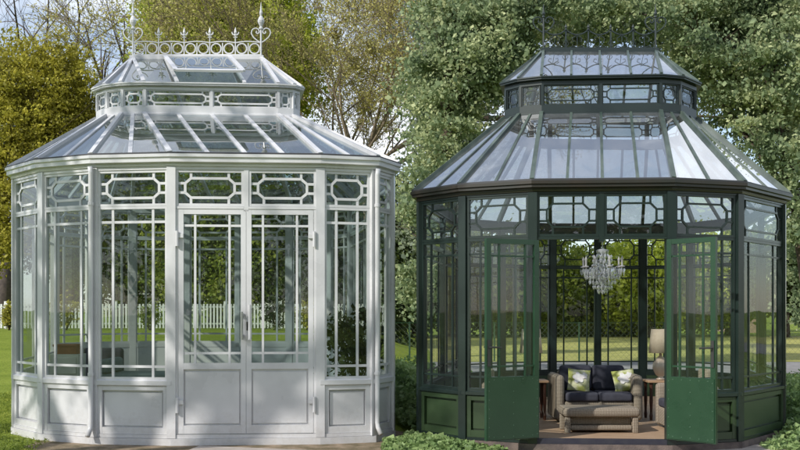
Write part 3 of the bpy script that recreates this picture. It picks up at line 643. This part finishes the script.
bare('bare_tree', 'bare tree at top left corner above the golden crown', *px(8, 0, 60)[:2], 18, .40, (-.4, 0), 23, M['barkdark'], 4, 3, .6)
bare('budding_tree', 'tall thin branched tree with fresh buds right of white roof', *px(375, 0, 42)[:2], 15.5, .17, (-.5, 0), 24, M['barkpale'], 5, 3, .55, LM['bud'], 70000)
bare('budding_tree', 'budding tree close to the white roof slope right side', *px(332, 0, 47)[:2], 15, .15, (.4, 0), 26, M['barkpale'], 5, 3, .6, LM['bud'], 60000)

bare('shade_tree', 'half bare tree standing on the lawn left of the white conservatory', -9.6, 6.6, 14, .26, (.6, .3), 41, M['bark'], 3, 3, .6, LM['willow'], 3200, None, 4.2)
tree('shade_tree', 'light leaved tree near the left edge of the lawn', 'tree', None, -10.2, 9.4, [(-10, 9.3, 3.5), (-9.6, 9.2, 6.2)], .2, [(-9.3, 9.2, 7.6, 1.8, 1.7, 1.5, 1), (-10.4, 8.6, 6.3, 1.4, 1.4, 1.2, .6), (-7.6, 8.6, 8.6, 1.2, 1.2, .9, .4)], LM['willow'], 110, 34, .20, .07, M['bark'], surf=.5, seed=91)
for i_, (x_, y_) in enumerate(((-17, -15), (-10.5, -18), (-3.5, -16), (3.5, -18), (10, -15), (17, -17))):
    tree('garden_tree', 'leafy tree in the row facing the conservatories, '+['first', 'second', 'third', 'fourth', 'fifth', 'sixth'][i_]+' from the left', 'tree', 'garden trees facing the conservatories', x_, y_, [(x_, y_, 3), (x_+.3, y_, 6)], .25,
         [(x_, y_, 8, 3.4, 2.2, 3.4, 1), (x_-1.5, y_, 4.4, 2.6, 2, 2.4, .7), (x_+1.8, y_, 4.8, 2.4, 2, 2.4, .7), (x_+.5, y_, 2.0, 3.2, 1.5, 1.6, .5)], LM['mid'], 260, 26, .5, .17, M['bark'], seed=70+i_)
TR = 'big trees around the green conservatory'
# broad leaved trees whose crowns meet over the green roof
tree('broadleaf_tree', 'big broadleaf tree on the left side of the green conservatory', 'tree', TR, *px(448, 0, 25)[:2], [px(446, 290, 25), px(444, 200, 25), px(446, 110, 25)], .17,
     [blobpx(466, 55, 25, 1.2, 1.2, 1.5), blobpx(495, 30, 25, 1.4, 1.3, 1.2), blobpx(452, 125, 25, .95, 1.1, 1.0), blobpx(429, 190, 24.5, .5, .8, 1.3), blobpx(438, 95, 26, .7, 1.0, 1.2), blobpx(560, 4, 25.5, 1.6, 1.4, .95), blobpx(505, 72, 26, .8, .9, .7), blobpx(420, 265, 26, .40, .6, 1.2), blobpx(478, -20, 26, 1.5, 1.5, 1.2)], LM['maple'], 270, 230, .27, .052, M['bark'], aspect=.75, surf=.75, seed=31, flat=.5)
tree('broadleaf_tree', 'big broadleaf tree on the right side of the green conservatory', 'tree', TR, *px(812, 0, 25)[:2], [px(808, 290, 25), px(795, 200, 25), px(775, 110, 25)], .2,
     [blobpx(780, 60, 25, 1.6, 1.4, 1.6), blobpx(725, 35, 25, 1.5, 1.4, 1.3), blobpx(765, 130, 25, 1.2, 1.2, 1.1), blobpx(800, 190, 24.5, .6, .9, 1.4), blobpx(730, 95, 25.5, .9, 1.0, .9), blobpx(650, 4, 25.5, 1.6, 1.4, .95), blobpx(700, 70, 26, .8, .9, .7), blobpx(808, 270, 26, .5, .6, 1.3), blobpx(760, -20, 26, 2, 1.5, 1.2)], LM['maple'], 300, 230, .27, .052, M['bark'], aspect=.75, surf=.75, seed=32, flat=.5)
tree('broadleaf_tree', 'tallest tree arching over the ridge of the green conservatory', 'tree', TR, *px(450, 0, 34)[:2], [px(450, 250, 34), px(452, 120, 34), px(470, 30, 34)], .25,
     [blobpx(480, 25, 34, 1.9, 1.6, 2.0), blobpx(530, 5, 34, 2.4, 1.6, 1.4), blobpx(600, 2, 34, 2.4, 1.6, 1.3), blobpx(680, 5, 34, 2.4, 1.6, 1.4), blobpx(750, 25, 34, 2.4, 1.6, 2.0), blobpx(452, 110, 34, 1.2, 1.4, 2.0), blobpx(432, 210, 34, .7, 1, 2.4), blobpx(795, 120, 34, 1.2, 1.4, 2.0)], LM['backing'], 800, 110, .34, .07, M['bark'], aspect=.75, surf=.6, seed=33)
# far tree line beyond the lawn
far = [(415, 240, 'dark', 2.4), (450, 232, 'mid', 2.6), (495, 245, 'dark', 2.8), (530, 238, 'mid', 2.4), (575, 256, 'mid', 2.3), (612, 250, 'dark', 2.3), (648, 244, 'willow', 2.4), (690, 240, 'willow', 2.5), (728, 240, 'mid', 2.2), (786, 228, 'dark', 2.7)]
fl_ = ['at the far left', 'second from the left', 'third from the left', 'just left of the sofa', 'behind the left end of the sofa', 'behind the chandelier', 'behind the right end of the sofa', 'behind the open right door', 'behind the right window bay', 'at the far right']
for i, (x, y, kind, rx) in enumerate(far):
    z = 58+(i % 3)*2.5
    tree('far_tree', ({'dark': 'dark green', 'mid': 'light green', 'willow': 'yellow green'}[kind])+' tree across the lawn '+fl_[i], 'tree', 'tree line across the lawn', *px(x, 0, z)[:2], [px(x+1, 318, z), px(x, 290, z)], .2,
         [blobpx(x, y+28, z, rx, 1.8, 2.2), blobpx(x-14, y+52, z, rx*.8, 1.5, 1.5), blobpx(x+16, y+50, z, rx*.8, 1.5, 1.6), blobpx(x+5, y+12, z, rx*.6, 1.2, 1.0), blobpx(x-4, y+75, z+1, rx*.9, 1.2, .8, 3)], LM[kind], 420, 36, .34, .13, M['bark'], seed=50+i)
# house beyond the trees
M['brick'] = mat('pinkish_render', (.36, .24, .18), .8, .3, col2=(.30, .20, .15), nscale=3)
hz = 70; x0, x1 = px(742, 0, hz)[0], px(764, 0, hz)[0]
ho = empty('far_house', ((x0+x1)/2, hz+3, 0), 'pinkish brown house glimpsed between the trees at right', 'house')
b = MB(); b.box(x0, x1, hz, hz+6, 0, 5.6); wo = b.build('wall', M['brick'], ho)
b = MB(); b.add([(x0-.3, hz-.3, 5.6), (x1+.3, hz-.3, 5.6), (x1+.3, hz+6.3, 5.6), (x0-.3, hz+6.3, 5.6), (x0-.3, hz+3, 7.4), (x1+.3, hz+3, 7.4)], [(0, 1, 5, 4), (2, 3, 4, 5), (1, 2, 5), (3, 0, 4), (3, 2, 1, 0)]); b.build('roof', M['bark'], ho)
for q in (.25, .7):
    for h in (1, 3.4):
        b = MB(); xx = x0+(x1-x0)*q; b.box(xx-.3, xx+.3, hz-.04, hz-.003, h, h+1.3); f = b.build('window', M['dark'], ho)

# ------------------------------------------------------------------ hedge-like ground cover either side of the green conservatory
def cover(x0, x1, y0, y1, h0, n, name='ivy_ground_cover'):
    X = rng.uniform(x0, x1, n); Y = rng.uniform(y0, y1, n); hh = h0*(.6+.4*np.sin(X*3.1+Y*1.7)*np.cos(Y*2.3))
    Z = np.abs(hh*rng.uniform(.35, 1.05, n)); return np.stack([X, Y, Z], 1)
def outside(Pts, poly, d):
    O_ = offsets(poly); Q = [(poly[i][0]+O_[i][0]*d, poly[i][1]+O_[i][1]*d) for i in range(len(poly))]; x = Pts[:, 0]; y = Pts[:, 1]; ins = np.zeros(len(x), bool)
    for i in range(len(Q)):
        (ax, ay), (bx, by) = Q[i], Q[(i+1) % len(Q)]; c = ((ay > y) != (by > y)) & (x < (bx-ax)*(y-ay)/(by-ay+1e-12)+ax); ins ^= c
    return Pts[~ins]
a = outside(cover(-.2, 1.2, 10.8, 19, .75, 26000), PR, .12); b_ = outside(cover(4.2, 8.5, 11.3, 19, .75, 40000), PR, .12)
a = outside(a, PL, .3); b_ = b_[b_[:, 0] > .345*b_[:, 1]]
a[:, 2] *= np.clip((a[:, 1]-11.0)/3.0, .04, 1); b_[:, 2] *= np.clip((b_[:, 1]-11.5)/3.0, .06, 1)
o = leaves_mesh('ground_cover', np.concatenate([a, b_]), .035, LM['ivy'], None, .8); tag(o, kind='stuff'); o['label'] = 'leafy green ground cover beside the dark green conservatory'; o['category'] = 'ground cover'
# grass tufts on the near lawn at the left
gx = rng.uniform(-7.5, -1.4, 110000); gy = rng.uniform(10.2, 24, 110000); G3 = outside(np.stack([gx, gy, rng.uniform(0, .06, 110000)*(.5+.5*np.sin(gx*5+3*np.sin(gy*3))**2)], 1), PL, .10)
G3[:, 2] += np.array([hgt(x, y) for x, y, z in G3]); sel = ~(((G3[:, 0]+2.0)/2.2)**2+((G3[:, 1]-11.9)/2.1)**2 < 1); G3 = G3[sel]
o = leaves_mesh('lawn_grass', G3, .022, LM['mid'], None, .22); tag(o, kind='stuff'); o['label'] = 'short green grass around the white conservatory'; o['category'] = 'grass'

# ------------------------------------------------------------------ picket fence
M['fence'] = mat('fence_white', (.72, .72, .70), .6, .3, col2=(.64, .64, .62), nscale=3)
fr = empty('picket_fence', (-8, 40, hgt(-8, 40)), 'white picket fence across the back of the lawn', 'fence')
fx0, fx1 = -18.0, -.3
rl_ = MB()
for h in (.18, .85): rl_.box(fx0, fx1, 40.0, 40.04, .84+h, .84+h+.07)
rl_.build('rail', M['fence'], fr)
pk = MB(); x = fx0
while x < fx1: pk.hexa([(x, 39.965, .87), (x+.07, 39.965, .87), (x+.07, 39.995, .87), (x, 39.995, .87), (x, 39.965, 1.84), (x+.07, 39.965, 1.84), (x+.07, 39.995, 1.84), (x, 39.995, 1.84)]); x += .135
pk.build('pickets', M['fence'], fr)
for i in range(9):
    p = MB(); xx = fx0+i*2.2; p.box(xx-.06, xx+.06, 40.05, 40.17, .7, 1.95); p.build('post', M['fence'], fr)
def shrub(x, y, r, h, lm, label):
    gz = hgt(x, y); root = empty('shrub', (x, y, gz), label, 'shrub', 'shrubs in front of the picket fence'); rg = random.Random(int(x*10)+9); t = MB()
    for k in range(7): branches(t, (x, y, gz-.05), (rg.uniform(-.5, .5), rg.uniform(-.4, .4), 1), h*.6, .02, 1, rg=rg)
    t.build('stems', M['bark'], root); leaves_mesh('foliage', crown_pts([(x, y, gz+h*.55, r, r*.7, h*.45, 1)], 60, 24, .07, .6), .045, lm, root)
for x, y, r, h, lm, lb in ((px(9, 0, 38)[0], 38, .22, 1.0, 'gold', 'small golden shrub at the far left in front of the picket fence'), (px(66, 0, 38)[0], 38, .6, 1.3, 'gold', 'golden shrub seen through the left windows'),
                           (px(150, 0, 38)[0], 38, .35, 1.0, 'mid', 'small green shrub seen through the wide left window'), (px(275, 0, 38)[0], 38, .5, 1.2, 'dark', 'dark shrub seen through the right door'), (px(307, 0, 38)[0], 38, .5, 1.2, 'gold', 'yellowish shrub beside the right door hinge'),
                           (px(345, 0, 37)[0], 37, 1.0, 2.0, 'dark', 'dark flowering shrub seen through the right window')):
    shrub(x, y, r, h, LM[lm], lb)

# wire fence beside the path
wf = empty('wire_fence', (6, 31.2, 0), 'green chain link fence along the grey path behind the pavilion', 'fence')
wm = MB(); xx = -.5
while xx < 14:
    for s in (-1, 1):
        a0, a1 = (xx, xx+1.15*s); wm.beam((a0, 31.2, .03), (a1, 31.2, 1.18), (0, 1, 0), .004, -.002, .002)
    xx += .17
wm.build('wire_mesh', mat('wire_green', (.10, .13, .09), .5), wf)
for i in range(6):
    p = MB(); p.tube([(.3+i*2.65, 31.26, 0), (.3+i*2.65, 31.26, 1.22)], .028, 8); p.build('post', M['greenlit'], wf)
r_ = MB(); r_.tube([(-.6, 31.22, 1.2), (14, 31.22, 1.2)], .008, 6); r_.build('rail', M['greenlit'], wf)

# ------------------------------------------------------------------ furniture in the green conservatory
FH = .13
def wicker(name, c1=(.40, .34, .27), c2=(.17, .135, .10)):
    m = bpy.data.materials.new(name); m.use_nodes = True; t = m.node_tree; b = t.nodes['Principled BSDF']; b.inputs['Roughness'].default_value = .6
    tcn = t.nodes.new('ShaderNodeTexCoord'); ws = []
    for ax, sc2 in (('Z', 75), ('X', 55)):
        wv = t.nodes.new('ShaderNodeTexWave'); wv.bands_direction = ax; wv.inputs['Scale'].default_value = sc2/6.28*2; wv.inputs['Distortion'].default_value = .6; t.links.new(tcn.outputs['Object'], wv.inputs['Vector']); ws.append(wv)
    mu = t.nodes.new('ShaderNodeMath'); mu.operation = 'MULTIPLY'; t.links.new(ws[0].outputs['Fac'], mu.inputs[0]); t.links.new(ws[1].outputs['Fac'], mu.inputs[1])
    r = t.nodes.new('ShaderNodeValToRGB'); r.color_ramp.elements[0].color = (*c2, 1); r.color_ramp.elements[1].color = (*c1, 1); r.color_ramp.elements[1].position = .45
    t.links.new(mu.outputs[0], r.inputs[0]); t.links.new(r.outputs[0], b.inputs['Base Color'])
    bp = t.nodes.new('ShaderNodeBump'); bp.inputs['Strength'].default_value = .8; bp.inputs['Distance'].default_value = .01; t.links.new(mu.outputs[0], bp.inputs['Height']); t.links.new(bp.outputs[0], b.inputs['Normal'])
    return m
M['wicker'] = wicker('wicker'); M['cushion'] = mat('cushion_charcoal', (.045, .045, .06), .9, .2, col2=(.06, .06, .08), nscale=12, bump=.2, bscale=80)
def softbox(x0, x1, y0, y1, z0, z1, name, m, par, bev=.04, puff=0):
    b = MB(); b.box(x0, x1, y0, y1, z0, z1); o = b.build(name, m, par, smooth=False)
    bm_ = o.modifiers.new('bevel', 'BEVEL'); bm_.width = bev; bm_.segments = 4
    o.data.polygons.foreach_set('use_smooth', [True]*6); return o
def sofa(cx, yf, W, name, label, seats=2):
    r = empty(name, (cx, yf+.4, FH), label, 'sofa'); D_ = .72; aw = .125
    softbox(cx-W/2+aw+.002, cx+W/2-aw-.002, yf+.03, yf+D_, FH+.03, FH+.27, 'base', M['wicker'], r, .02)
    softbox(cx-W/2+aw+.004, cx+W/2-aw-.004, yf+D_-.10, yf+D_+.02, FH+.25, FH+.64, 'back', M['wicker'], r, .03)
    for s in (-1, 1): softbox(cx+s*(W/2-aw/2)-aw/2, cx+s*(W/2-aw/2)+aw/2, yf, yf+D_+.04, FH+.02, FH+.62, 'arm', M['wicker'], r, .06)
    sw = (W-2*aw-.02)/seats
    for i in range(seats):
        a = cx-W/2+aw+.01+sw*i
        softbox(a+.003, a+sw-.003, yf+.0, yf+D_-.22, FH+.27, FH+.39, 'seat_cushion', M['cushion'], r, .035)
        softbox(a+.003, a+sw-.003, yf+D_-.25, yf+D_-.09, FH+.38, FH+.72, 'back_cushion', M['cushion'], r, .05)
    return r
zs = 13.05; sofa((599.5-400)/1000*zs, zs, 1.15, 'wicker_sofa', 'two seat wicker sofa with charcoal cushions behind the wicker table')
M['pillow'] = mat('pillow_print', (.34, .36, .10), .8, .2, col2=(.75, .72, .55), nscale=7, lo=.42, hi=.62)
M['petal'] = mat('petal_white', (.80, .78, .76), .8, .2, col2=(.72, .66, .68), nscale=20)
def pillow(xc, yc, zc_, s, tilt, label):
    r = empty('pillow', (xc, yc, zc_), label, 'pillow', 'orchid pillows on the wicker sofa'); n = 10; b = MB(); vs = []; fs = []
    rot = Matrix.Rotation(R(tilt), 3, 'Y') @ Matrix.Rotation(R(-18), 3, 'X')
    def q(u, v, side, k=1.0):
        th = .055*(1-u**4)*(1-v**4)*side*k; e = 1-.06*(1-abs(u)**2)*abs(v)**3-.06*(1-abs(v)**2)*abs(u)**3
        p = rot @ Vector((u*s*e, -th, v*s*e)); return (xc+p.x, yc+p.y, zc_+p.z)
    for side in (1, -1):
        base = len(vs); vs += [q(2*i/n-1, 2*j/n-1, side) for j in range(n+1) for i in range(n+1)]
        for j in range(n):
            for i in range(n):
                f = (base+j*(n+1)+i, base+j*(n+1)+i+1, base+(j+1)*(n+1)+i+1, base+(j+1)*(n+1)+i); fs.append(f if side > 0 else f[::-1])
    b.add(vs, fs); b.build('cover', M['pillow'], r, smooth=True)
    f = MB()
    for c0, sc3 in (((-.12, .15), .62), ((.42, .38), .36)):
        for k in range(5):
            a = 2*math.pi*k/5+.5; pc = (c0[0]+math.cos(a)*.42*sc3, c0[1]+math.sin(a)*.42*sc3); ring_ = []
            for t_ in range(10):
                th = 2*math.pi*t_/10; lx = math.cos(th)*.46*sc3; ly = math.sin(th)*.36*sc3
                u_ = pc[0]+lx*math.cos(a)-ly*math.sin(a); v_ = pc[1]+lx*math.sin(a)+ly*math.cos(a); u_ = max(-.92, min(.92, u_)); v_ = max(-.92, min(.92, v_)); pp = q(u_, v_, 1); ring_.append((pp[0], pp[1]-.006-.0015*k, pp[2]))
            f.add(ring_, [tuple(range(10))])
        ringc = [q(c0[0]+math.cos(t_)*.06, c0[1]+math.sin(t_)*.07, 1) for t_ in [i*.7854 for i in range(8)]]
    f.build('flower_print', M['petal'], r)
pillow(.1785*13.35, 13.33, .665, .15, 6, 'green pillow with white orchid on the left sofa seat')
pillow(.2240*13.35, 13.33, .66, .15, -9, 'yellow green pillow with white orchid on the right sofa seat')
# wicker coffee table
zt = 11.9; tx = (602.5-400)/1000*zt
ct = empty('coffee_table', (tx, zt+.25, FH), 'low wicker coffee table in front of the wicker sofa', 'table')
softbox(tx-.46, tx+.46, zt, zt+.5, FH+.19, FH+.30, 'tabletop', M['wicker'], ct, .045)
for sx in (-1, 1):
    for sy in (0, 1): softbox(tx+sx*.405-.035, tx+sx*.405+.035, zt+.03+sy*.37, zt+.10+sy*.37, FH, FH+.19, 'leg', M['wicker'], ct, .015)
softbox(tx-.37, tx+.37, zt+.05, zt+.45, FH+.03, FH+.09, 'shelf', M['wicker'], ct, .02)
softbox(tx-.368, tx+.368, zt+.12, zt+.42, FH+.092, FH+.185, 'apron', M['wicker'], ct, .02)
M['wood'] = mat('dark_wood', (.09, .035, .02), .4, .5, col2=(.05, .02, .012), nscale=6); M['tan'] = mat('tan_top', (.40, .25, .15), .5, .4)
M['shade'] = mat('linen_shade', (.72, .60, .44), .8, .2, col2=(.66, .54, .38), nscale=30); M['ceramic'] = mat('cream_ceramic', (.62, .50, .38), .25, .6)
def side_table(cx, cy, label):
    r = empty('side_table', (cx, cy, FH), label, 'side table', 'side tables beside the wicker sofa'); b = MB(); b.box(cx-.2, cx+.2, cy-.2, cy+.2, FH+.50, FH+.53); b.build('tabletop', M['tan'], r, bevel=.006)
    for sx in (-1, 1):
        for sy in (-1, 1): b = MB(); b.lathe((cx+sx*.15, cy+sy*.15, FH), [(.018, 0), (.024, .06), (.016, .1), (.024, .25), (.02, .4), (.026, .499)], 8); b.build('leg', M['wood'], r)
def lamp(cx, cy, label):
    z = FH+.532; r = empty('table_lamp', (cx, cy, z), label, 'lamp', 'table lamps beside the wicker sofa'); b = MB()
    b.lathe((cx, cy, z), [(.06, 0), (.06, .015), (.03, .03), (.07, .07), (.105, .15), (.10, .22), (.05, .29), (.02, .32), (.015, .38)], 18); b.build('base', M['ceramic'], r, smooth=True)
    b = MB(); n = 24; lo, hi = z+.36, z+.68; vs = [(cx+rr2*math.cos(2*math.pi*k/n), cy+rr2*math.sin(2*math.pi*k/n), h) for rr2, h in ((.155, lo), (.125, hi), (.122, hi), (.152, lo)) for k in range(n)]
    b.add(vs, [(i*n+k, i*n+(k+1) % n, ((i+1) % 4)*n+(k+1) % n, ((i+1) % 4)*n+k) for i in range(4) for k in range(n)]); b.build('lamp_shade', M['shade'], r, smooth=True)
side_table(.2595*13.5, 13.5, 'small side table with tan top right of the wicker sofa'); lamp(.2605*13.5, 13.5, 'cream table lamp on the right side table')
side_table(.132*13.5, 13.5, 'small side table with tan top left of the wicker sofa'); lamp(.131*13.5, 13.5, 'cream table lamp on the left side table')
# wicker armchair half hidden by the right door
def armchair(cx, cy, label, s):
    r = empty('wicker_armchair', (cx, cy, FH), label, 'armchair', 'wicker armchairs by the doors'); w_, d_ = .62, .62
    softbox(cx-w_/2, cx+w_/2, cy-d_/2+.13, cy+d_/2-.13, FH+.04, FH+.26, 'base', M['wicker'], r, .02)
    for sy in (-1, 1): softbox(cx-w_/2-.01, cx+w_/2+.01, cy+sy*(d_/2-.065)-.065, cy+sy*(d_/2-.065)+.065, FH+.02, FH+.55, 'arm', M['wicker'], r, .05)
    softbox(cx+s*(w_/2-.07)-.05, cx+s*(w_/2-.07)+.05, cy-d_/2+.131, cy+d_/2-.131, FH+.25, FH+.74, 'back', M['wicker'], r, .03)
    softbox(cx-w_/2+.0, cx+w_/2-.13, cy-d_/2+.134, cy+d_/2-.134, FH+.26, FH+.37, 'seat_cushion', M['cushion'], r, .03) if s > 0 else softbox(cx-w_/2+.13, cx+w_/2, cy-d_/2+.134, cy+d_/2-.134, FH+.26, FH+.37, 'seat_cushion', M['cushion'], r, .03)
armchair(.285*12.4+.02, 12.4, 'wicker armchair inside behind the open right door', 1)
armchair(.107*12.5+.02, 12.5, 'wicker armchair inside behind the open left door', -1)

# chandelier
M['crystal'] = bpy.data.materials.new('crystal'); M['crystal'].use_nodes = True
_b = M['crystal'].node_tree.nodes['Principled BSDF']; _b.inputs['Base Color'].default_value = (.95, .96, 1, 1); _b.inputs['Roughness'].default_value = .05; _b.inputs['Transmission Weight'].default_value = .45; _b.inputs['IOR'].default_value = 1.5
def chandelier():
    z = 13.2; cx = .2025*z; cz = HC+(310-270)/1000*z; r = empty('chandelier', (cx, z, cz-.3), 'clear crystal chandelier hanging above the wicker sofa', 'chandelier'); rg = random.Random(3)
    b = MB(); b.tube([(cx, z, cz+.25), (cx, z, 4.95)], .006, 6); b.build('chain', M['chrome'], r)
    b = MB(); b.lathe((cx, z, cz-.26), [(.01, 0), (.04, .03), (.02, .06), (.06, .12), (.09, .17), (.03, .2), (.03, .3), (.07, .34), (.03, .38), (.03, .46), (.09, .52), (.02, .54)], 14); b.build('stem', M['crystal'], r, smooth=True)
    def octa(b, x, y, zz, w_, h): b.add([(x, y, zz), (x+w_, y, zz-h*.4), (x, y+w_, zz-h*.4), (x-w_, y, zz-h*.4), (x, y-w_, zz-h*.4), (x, y, zz-h)], [(0, 2, 1), (0, 3, 2), (0, 4, 3), (0, 1, 4), (5, 1, 2), (5, 2, 3), (5, 3, 4), (5, 4, 1)])
    dr = MB()
    for k in range(8):
        a = 2*math.pi*k/8+.2; ca, sa = math.cos(a), math.sin(a); arm = MB(); L_ = .27 if k % 2 else .23
        pts = [(cx+ca*rr3, z+sa*rr3, cz+hh) for rr3, hh in ((.03, -.02), (.10, -.10), (.19, -.11), (L_-.01, -.04), (L_, .04))]; arm.tube(pts, .010, 6); ao = arm.build('arm', M['crystal'], r)
        c = MB(); c.lathe((cx+ca*L_, z+sa*L_, cz+.03), [(.012, 0), (.04, .01), (.035, .02), (.012, .025), (.012, .09), (.018, .11), (.003, .15)], 8); c.build('candle', M['petal'], ao)
        for q in range(6): a2 = q*1.047; octa(dr, cx+ca*L_+.035*math.cos(a2), z+sa*L_+.035*math.sin(a2), cz+.03-rg.uniform(0, .02), .012, rg.uniform(.06, .13))
        for q in range(7):
            t = q/6; rr4 = .08+(L_-.08)*t; octa(dr, cx+ca*rr4, z+sa*rr4, cz+.17*(1-t)**1.5+.03-.05*math.sin(math.pi*t), .009, .035)
    for lv, (rad, hh, nn) in enumerate(((.07, .27, 10), (.10, .12, 12), (.22, -.02, 22), (.12, .2, 14), (.15, .02, 18), (.17, -.08, 20), (.12, -.15, 16), (.06, -.2, 9))):
        for q in range(nn):
            a = 2*math.pi*q/nn+lv; 
            for w3 in range(2): octa(dr, cx+math.cos(a)*rad, z+math.sin(a)*rad, cz+hh-w3*.05, .014, .055+.02*rg.random())
    octa(dr, cx, z, cz-.26, .02, .07)
    dr.build('crystal_drops', M['crystal'], r)
chandelier()

# ------------------------------------------------------------------ furniture in the white conservatory
M['blue'] = mat('blue_grey_fabric', (.16, .20, .21), .9, .2, col2=(.20, .24, .25), nscale=8); M['cream'] = mat('cream_paint', (.60, .60, .55), .5, .4)
M['terracotta'] = mat('terracotta_pot', (.33, .13, .075), .8, .2, col2=(.27, .10, .06), nscale=8)
F2 = .09
z = 13.6; cx = (135-400)/1000*z
s_ = empty('daybed', (cx, z+.3, F2), 'blue grey upholstered daybed inside the wide left window', 'daybed')
softbox(cx-.5, cx+.5, z, z+.8, F2+.05, F2+.5, 'base', M['blue'], s_, .05); softbox(cx-.5, cx+.5, z+.01, z+.78, F2+.502, F2+.64, 'mattress', M['blue'], s_, .05)
softbox(cx-.5, cx-.36, z+.02, z+.76, F2+.64, F2+.84, 'headrest', M['blue'], s_, .05)
z = 13.3; cx = (64-400)/1000*z
c_ = empty('drawer_cabinet', (cx, z+.2, F2), 'small cream drawer cabinet inside the left side windows', 'cabinet')
b = MB(); b.box(cx-.19, cx+.19, z, z+.34, F2+.1, F2+.92); b.build('body', M['cream'], c_, bevel=.006)
for k in range(3):
    b = MB(); b.box(cx-.165, cx+.165, z-.02, z-.001, F2+.16+.25*k, F2+.38+.25*k); d_ = b.build('drawer', M['cream'], c_, bevel=.005); b = MB(); b.lathe((cx, z-.05, F2+.26+.25*k), [(.006, 0), (.018, .01), (.018, .02), (.004, .03)], 8); b.build('knob', M['dark'], d_)
for sx in (-1, 1):
    for sy in (0, 1): b = MB(); b.box(cx+sx*.165-.02, cx+sx*.165+.02, z+.01+sy*.28, z+.05+sy*.28, F2, F2+.1); b.build('leg', M['cream'], c_)
b = MB(); bz = F2+.921; b.box(cx-.15, cx+.15, z+.03, z+.29, bz, bz+.10); b.box(cx-.16, cx+.16, z+.02, z+.30, bz+.101, bz+.13); tag(b.build('storage_box', M['terracotta'], bevel=.005), 'reddish brown box on top of the cream drawer cabinet', 'box')
z = 14.2; cx = (85-400)/1000*z
s2 = empty('lounge_chair', (cx, z+.3, F2), 'grey cushioned lounge chair behind the cream cabinet', 'chair')
softbox(cx-.35, cx+.4, z, z+.6, F2+.30, F2+.44, 'seat_cushion', M['blue'], s2, .04); softbox(cx-.35, cx+.4, z+.45, z+.6, F2+.44, F2+.95, 'backrest', M['cushion'], s2, .05)
for sx in (-.3, .35):
    for sy in (.05, .53): b = MB(); b.box(cx+sx-.02, cx+sx+.02, z+sy-.02, z+sy+.02, F2, F2+.30); b.build('leg', M['dark'], s2)
z = 14; cx = (359-400)/1000*z
p_ = empty('potted_plant', (cx, z, F2), 'leafy plant in a tall terracotta pot inside the right window', 'plant')
b = MB(); b.lathe((cx, z, F2), [(.10, 0), (.12, .02), (.17, .42), (.19, .43), (.19, .48), (.15, .48), (.14, .42)], 18); b.build('pot', M['terracotta'], p_, smooth=False)
b = MB(); rg = random.Random(5)
for k in range(6): branches(b, (cx, z, F2+.40), (rg.uniform(-.5, .5), rg.uniform(-.5, .5), 1.2), .7, .012, 1, rg=rg)
b.build('stems', M['bark'], p_); leaves_mesh('foliage', crown_pts([(cx-.05, z, F2+1.05, .42, .4, .5, 1)], 70, 22, .08, .5), .045, LM['dark'], p_)
z = 13.2; cx = (270-400)/1000*z
t_ = empty('white_table', (cx, z+.3, F2), 'low white table inside behind the closed double doors', 'table')
b = MB(); b.box(cx-.55, cx+.55, z, z+.6, F2+.50, F2+.54); b.build('tabletop', M['cream'], t_, bevel=.008)
for sx in (-.5, .5):
    for sy in (.05, .55): b = MB(); b.box(cx+sx-.025, cx+sx+.025, z+sy-.025, z+sy+.025, F2, F2+.499); b.build('leg', M['cream'], t_)
